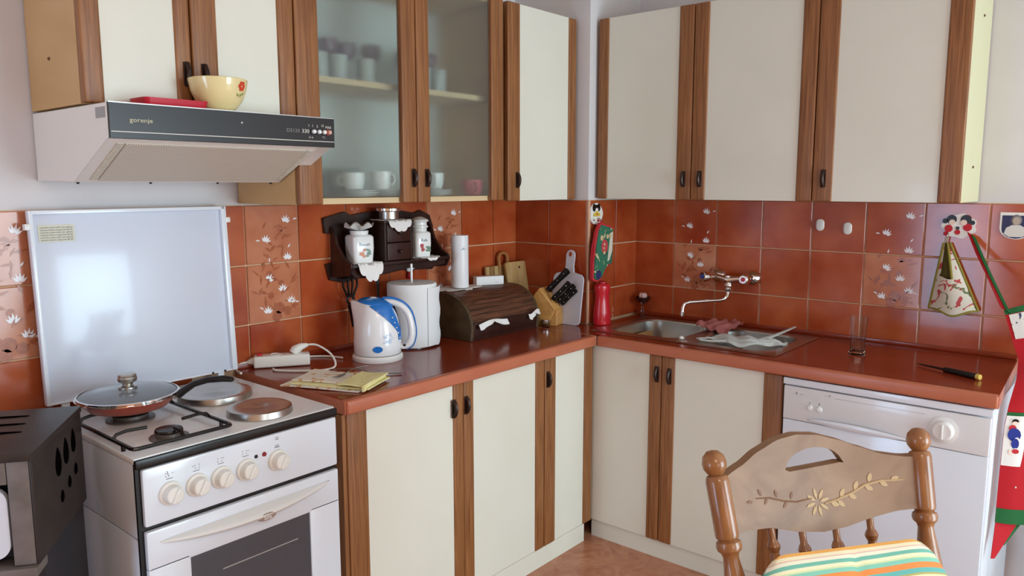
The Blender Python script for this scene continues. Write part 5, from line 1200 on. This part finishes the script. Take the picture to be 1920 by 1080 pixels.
tum = None
for i, (x, y) in enumerate(((-1.685, -0.235), (-1.610, -0.235), (-1.535, -0.235), (-1.425, -0.235), (-1.175, -0.235), (-1.100, -0.235))):
    if tum is None:
        tum = MB().lathe([(0.026, 0), (0.028, 0.002), (0.031, 0.075), (0.0295, 0.075), (0.0265, 0.006), (0.001, 0.006)], seg=24).build('tumbler', TG); o = tum
    else: o = tum.copy(); COL.objects.link(o)
    o.location = (x, y, SH)
    tag(o, ('leftmost', 'second', 'third', 'fourth', 'fifth', 'rightmost')[i]+' of the pale tumblers in front on the upper cabinet shelf', 'glass', 'tumblers on the cabinet shelf')
wg0 = None
for i, (x, y) in enumerate(((-1.69, -0.145), (-1.60, -0.125), (-1.51, -0.145), (-1.42, -0.125), (-1.33, -0.145), (-1.155, -0.130), (-1.075, -0.150))):
    lb = 'purple-bowled wine glass behind the tumblers, number %s from the left' % ('one', 'two', 'three', 'four', 'five', 'six', 'seven')[i]
    lb = lb.replace('number one from the left', 'at the far left end').replace('number seven from the left', 'at the far right end')
    if wg0 is None:
        wg0 = thing('wine_glass', lb, 'glass', (x, y, SH), group='purple wine glasses on the cabinet shelf', world=False); o = wg0
        MB().lathe([(0.030, 0), (0.030, 0.002), (0.005, 0.006), (0.004, 0.070), (0.006, 0.078), (0.001, 0.079)], seg=20).build('stem', TG, o)
        MB().lathe([(0.004, 0.078), (0.025, 0.088), (0.035, 0.110), (0.034, 0.140), (0.032, 0.140), (0.032, 0.110), (0.020, 0.092), (0.001, 0.086)], seg=24).build('glass_bowl', WG, o)
    else: o = clone(wg0, (x, y, SH), lb)

# ------------------------------------------------------------ chair in the foreground
CHX, CHY, CHR = -1.6846, -1.8174, math.atan2(-0.55013, 0.83508)
ch = thing('dining_chair', 'turned wooden dining chair with carved floral back rail, facing the camera', 'chair', (CHX, CHY, 0), rz=CHR, world=False)
CW = mat('chair_oak', '84532E', 0.28, color2='9C683C', scale=(60, 60, 6), detail=5, coat=0.35, bump=0.05)
CW2 = mat('chair_rail_worn', '7E5C40', 0.5, color2='967456', scale=(7, 14, 10), detail=6, distort=1.0, bump=0.06)
TOP = 0.960; TH_ = math.tan(math.radians(16)); SPL = math.tan(math.radians(4.6))
def post(s, dz):  # axis of a back post, dz below the ball centre
    return Vector((s*(0.220-SPL*dz), -TH_*dz, TOP-dz))
def lathe_along(prof, p0, d, m, name, parent, seg=24):
    d = d.normalized(); z = Vector((0, 0, 1)); R = z.rotation_difference(d).to_matrix().to_4x4()
    return MB().lathe(prof, p0, seg=seg, M=R).build(name, m, parent)
for s in (-1, 1):
    p0 = post(s, 0); d = post(s, 1)-p0
    L = d.length
    ctl = [(0.0005, -0.0235), (0.010, -0.0215), (0.0185, -0.013), (0.0215, -0.001), (0.0205, 0.008), (0.015, 0.0165), (0.0125, 0.0195), (0.017, 0.021), (0.019, 0.024), (0.0205, 0.030), (0.0205, 0.122), (0.0195, 0.127), (0.016, 0.130), (0.021, 0.134), (0.0225, 0.141), (0.021, 0.148), (0.0155, 0.153), (0.0135, 0.160), (0.016, 0.180), (0.0225, 0.225), (0.0240, 0.250), (0.0205, 0.290), (0.0150, 0.320), (0.0205, 0.326), (0.0215, 0.335), (0.0205, 0.344), (0.0215, 0.350), (0.0215, 0.560)]
    lathe_along(ctl, p0, d, CW, 'back_post', ch)
    # rear leg below the seat, kicked back
    a = post(s, 0.50); MB().tube([a+Vector((0, 0, -0.03)), Vector((a.x*1.0, a.y+0.01, 0.40)), Vector((s*0.185, a.y+0.04, 0.22)), Vector((s*0.192, a.y+0.085, 0.012)), Vector((s*0.192, a.y+0.087, 0.0))], [0.021, 0.021, 0.020, 0.015, 0.014], 16).build('leg', CW, ch)
    lathe_along([(0.014, 0), (0.015, 0.02), (0.022, 0.10), (0.024, 0.16), (0.018, 0.20), (0.023, 0.21), (0.023, 0.22), (0.018, 0.235), (0.024, 0.27), (0.022, 0.34), (0.018, 0.42), (0.018, 0.428)], Vector((s*0.205, -0.545, 0.0)), Vector((-s*0.012, 0.012, 0.428)), CW, 'leg', ch)
# crest rail, bowed backwards, with a hand hole
def top_dz(t):   # t 0..1 between the posts
    K = [(0, .026), (.12, .010), (.22, -.008), (.33, -.022), (.42, -.026), (.52, -.022), (.62, -.010), (.72, .006), (.82, .020), (.92, .026), (1, .026)]
    for (a, da), (b, db) in zip(K, K[1:]):
        if t <= b: f_ = (t-a)/(b-a); f_ = f_*f_*(3-2*f_)*0.3+f_*0.7; return da+(db-da)*f_
    return .026
def bot_dz(t):
    K = [(0, .118), (.10, .116), (.22, .121), (.36, .138), (.50, .146), (.62, .142), (.74, .130), (.86, .120), (1, .116)]
    for (a, da), (b, db) in zip(K, K[1:]):
        if t <= b: f_ = (t-a)/(b-a); return da+(db-da)*f_
    return .116
def railp(t, dz, off):
    a = post(-1, dz); b = post(1, dz); p = a.lerp(b, t); p.y += 0.030*math.sin(PI*t)+off; return p
rl = MB(); NT = 48; bmv = rl.bm.verts.new
HU0, HU1 = 0.345, 0.625
def hole(t):
    if t <= HU0 or t >= HU1: return None
    f_ = (t-HU0)/(HU1-HU0); k = math.sin(PI*f_)**0.45; return (0.0335-0.006*f_-0.031*k, 0.035-0.006*f_+0.002*k)
cols = []
for i in range(NT+1):
    t = 0.03+0.94*i/NT; tp_, bt_ = top_dz(t), bot_dz(t); h = hole(t)
    a_, b_3 = (h if h else (0.031, 0.031)); cols.append((t, tp_, a_, b_3, bt_, h is not None))
def colv(o):
    out = []
    for (t, tp_, a_, b_3, bt_, hh) in cols:
        up = [bmv(railp(t, tp_+(a_-tp_)*k/3, o)) for k in range(4)]
        lo_ = ([up[3]] if not hh else [bmv(railp(t, b_3, o))])+[bmv(railp(t, b_3+(bt_-b_3)*k/4, o)) for k in range(1, 5)]
        out.append((up, lo_, hh))
    return out
Fv = colv(-0.0095); Bv = colv(0.0095); F_ = rl.bm.faces.new
for V_, rev in ((Fv, False), (Bv, True)):
    for i in range(NT):
        for part_ in (0, 1):
            a_, b_3 = V_[i][part_], V_[i+1][part_]
            for k in range(len(a_)-1):
                q = (a_[k], b_3[k], b_3[k+1], a_[k+1])
                if len(set(q)) >= 3:
                    q = list(dict.fromkeys(q)); F_(q if not rev else q[::-1])
for i in range(NT):
    F_((Fv[i][0][0], Fv[i+1][0][0], Bv[i+1][0][0], Bv[i][0][0])); F_((Fv[i][1][-1], Bv[i][1][-1], Bv[i+1][1][-1], Fv[i+1][1][-1]))
    if Fv[i][2] or Fv[i+1][2]:
        for pi, ki in ((0, -1), (1, 0)):
            q = list(dict.fromkeys((Fv[i][pi][ki], Fv[i+1][pi][ki], Bv[i+1][pi][ki], Bv[i][pi][ki]))); F_(q)
for V_ in (0, NT):
    f_, b_3 = Fv[V_], Bv[V_]; fa = f_[0]+f_[1][1:]; ba = b_3[0]+b_3[1][1:]
    for k in range(len(fa)-1): F_((fa[k], fa[k+1], ba[k+1], ba[k]))
rail = rl.build('crest_rail', CW2, ch, ang=30)
# carved twig and flower on the rail
def on_rail(x, z, lift=0.0006):
    return railp(x, z, -0.0095-lift)
cvA = MB(); cvB = MB()
def stroke(M_, pts, w0):
    P_ = [on_rail(x, z, 0.0006) for x, z in pts]; M_.tube(P_, [w0*(0.6 if k in (0, len(P_)-1) else 1) for k in range(len(P_))], 6, flat=1)
def leafr(M_, x, z, a, L=0.018, wd=0.0045):
    q = [(0, 0), (0.35*L, wd), (0.75*L, wd*0.8), (L, 0), (0.75*L, -wd*0.8), (0.35*L, -wd)]
    c, s = math.cos(a), math.sin(a)
    fr_v = [M_.bm.verts.new(on_rail(x+(px*c-py*s)/0.42, z-(px*s+py*c), 0.0010)) for px, py in q]; M_.bm.faces.new(fr_v)
stroke(cvA, [(0.52, .098), (0.58, .094), (0.66, .084), (0.72, .072), (0.80, .066), (0.90, .066)], 0.0022)
stroke(cvB, [(0.17, .068), (0.24, .072), (0.31, .082), (0.38, .088), (0.46, .086)], 0.0016)
for x, z, a in ((0.60, .090, 1.0), (0.64, .086, -0.5), (0.67, .080, 1.1), (0.72, .074, -0.4), (0.74, .068, 1.2), (0.79, .067, -0.5), (0.84, .066, 0.3), (0.55, .098, -0.3), (0.585, .095, -0.7)): leafr(cvA, x, z, a)
for k in range(8):
    a = k*PI/4+0.2; leafr(cvA, 0.485+0.012*math.cos(a)/0.42*0.4, .094-0.005*math.sin(a), a, 0.021, 0.0032)
for x, z, a in ((0.20, .066, 2.0), (0.23, .070, -2.2), (0.28, .074, 1.8), (0.33, .084, -2.4), (0.35, .082, 1.2), (0.15, .072, 3.0)): leafr(cvB, x, z, a, 0.014, 0.003)
cvA.build('carved_twig', mat('carving_pale', 'B89A70', 0.6), ch); cvB.build('carved_twig', mat('carving_dark', '7A5436', 0.6), ch)
# spindles
for t in (0.235, 0.40, 0.575, 0.745):
    a = railp(t, bot_dz(t)-0.012, 0.0); tb_ = 0.5+(t-0.5)*0.96; b = railp(tb_, 0.505, 0.0); b.y -= 0.012
    lathe_along([(0.0065, 0), (0.0065, 0.036), (0.010, 0.042), (0.0120, 0.048), (0.010, 0.054), (0.0075, 0.058), (0.0085, 0.066), (0.0140, 0.105), (0.0145, 0.13), (0.010, 0.19), (0.012, 0.2), (0.010, 0.21), (0.0075, 0.3), (0.0075, (b-a).length)], a, b-a, CW, 'spindle', ch, 16)
MB().rings([[(p[0], p[1], z_) for p in rrect(-0.225+e_, 0.225-e_, -0.575+e_, -0.125-e_, 0.05, 0)] for z_, e_ in ((0.430, 0.012), (0.436, 0.002), (0.452, 0.0), (0.458, 0.006))]).build('seat', CW, ch)
for s in (-1, 1): MB().tube([(s*0.196, -0.530, 0.20), (s*0.196, -0.35, 0.20), (s*0.190, -0.11, 0.19)], [0.010, 0.014, 0.010], 12).build('stretcher', CW, ch)
MB().tube([(-0.198, -0.534, 0.26), (0.0, -0.534, 0.26), (0.198, -0.534, 0.26)], [0.010, 0.015, 0.010], 12).build('stretcher', CW, ch)
# cushion leaning on the back
cu = thing('cushion', 'striped teal, orange and cream cushion leaning against the chair back', 'cushion', (CHX, CHY, 0), rz=CHR, world=False)
STR = [('E2A452', .045), ('E8DCB8', .03), ('DDB8A8', .012), ('E8E2C8', .03), ('6FB09C', .028), ('E4DCB4', .022), ('C8D0A0', .014), ('7DBBA4', .030), ('E0843E', .038), ('5FA8A0', .032), ('A8A060', .014), ('D8D0A0', .022), ('8CBBA8', .020), ('E0A060', .030), ('E8DCB8', .030), ('6FB09C', .025)]
tot = sum(w_ for _, w_ in STR); acc = 0; st_ = []
for c_, w_ in STR: st_.append((acc/tot, c_)); acc += w_
CUS = banded('cushion_stripes', 2, st_[::1], 1.0)
Lc, Wc, Tc = 0.335, 0.415, 0.075
cring = []
mbc = MB(); NU, NV = 28, 22
def cusp(u, v, side):
    rr_c = 0.06*max(0, v-0.80)/0.20; x = (u-0.5)*(Wc-rr_c*1.0); h = v*Lc-0.030*max(0, (abs(2*u-1)-0.72)/0.28)**2*(v > 0.5)*(2*v-1)
    ed = (max(0, 1-abs(2*u-1)**3.2)**0.5)*(max(0, 1-abs(2*v-1)**3.4)**0.5)
    t = Tc/2*ed*(0.9+0.10*math.sin(9*u)*math.sin(8*v)) - 0.006*math.exp(-((u-0.5)/0.02)**2)*ed
    t -= 0.004*abs(math.sin(PI*2.5*u))*ed*(v > 0.7)
    return Vector((x, side*t, h))
vf = [[mbc.bm.verts.new(cusp(i/NU, j/NV, -1)) for j in range(NV+1)] for i in range(NU+1)]
vb = [[vf[i][j] if i in (0, NU) or j in (0, NV) else mbc.bm.verts.new(cusp(i/NU, j/NV, 1)) for j in range(NV+1)] for i in range(NU+1)]
for i in range(NU):
    for j in range(NV):
        mbc.bm.faces.new((vf[i][j], vf[i+1][j], vf[i+1][j+1], vf[i][j+1])); 
        q = (vb[i][j], vb[i][j+1], vb[i+1][j+1], vb[i+1][j])
        if not all(a in (vf[i][j], vf[i][j+1], vf[i+1][j+1], vf[i+1][j]) for a in q): mbc.bm.faces.new(q)
CU = mbc.build('cover', CUS, cu, ang=80)
# cushion parts sit in the tilted frame of the back
CU.matrix_local = Matrix.Translation((-0.014, -0.192, 0.500)) @ Matrix.Rotation(math.radians(-17.5), 4, 'X') @ Matrix.Rotation(math.radians(1.5), 4, 'Y')
# stripe coordinate: height over the cushion with a slight front-to-back roll
nt = CUS.node_tree; dv = [n for n in nt.nodes if n.type == 'MATH' and n.operation == 'DIVIDE'][0]
fl_ = [n for n in nt.nodes if n.type == 'MATH' and n.operation == 'FRACT'][0]
sp_ = [n for n in nt.nodes if n.type == 'SEPXYZ'][0]
mr = nt.nodes.new('ShaderNodeMapRange'); mr.inputs['From Min'].default_value = Lc+0.005; mr.inputs['From Max'].default_value = Lc+0.005-0.118
ad_ = nt.nodes.new('ShaderNodeMath'); ad_.operation = 'MULTIPLY_ADD'; ad_.inputs[1].default_value = 0.85
nt.links.new(sp_.outputs[1], ad_.inputs[0]); nt.links.new(sp_.outputs[2], ad_.inputs[2]); nt.links.new(ad_.outputs[0], mr.inputs['Value']); nt.links.new(mr.outputs[0], fl_.inputs[0])
piping = MB().tube([cusp(i/NU, 1.0, 0)+Vector((0, 0, 0.0)) for i in range(1, NU)], 0.004, 6).build('piping', mat('piping_orange', 'DDA050', 0.8), cu)
piping.matrix_local = CU.matrix_local.copy()

for o in list(bpy.data.objects):
    if o.get('_w') is not None: del o['_w']
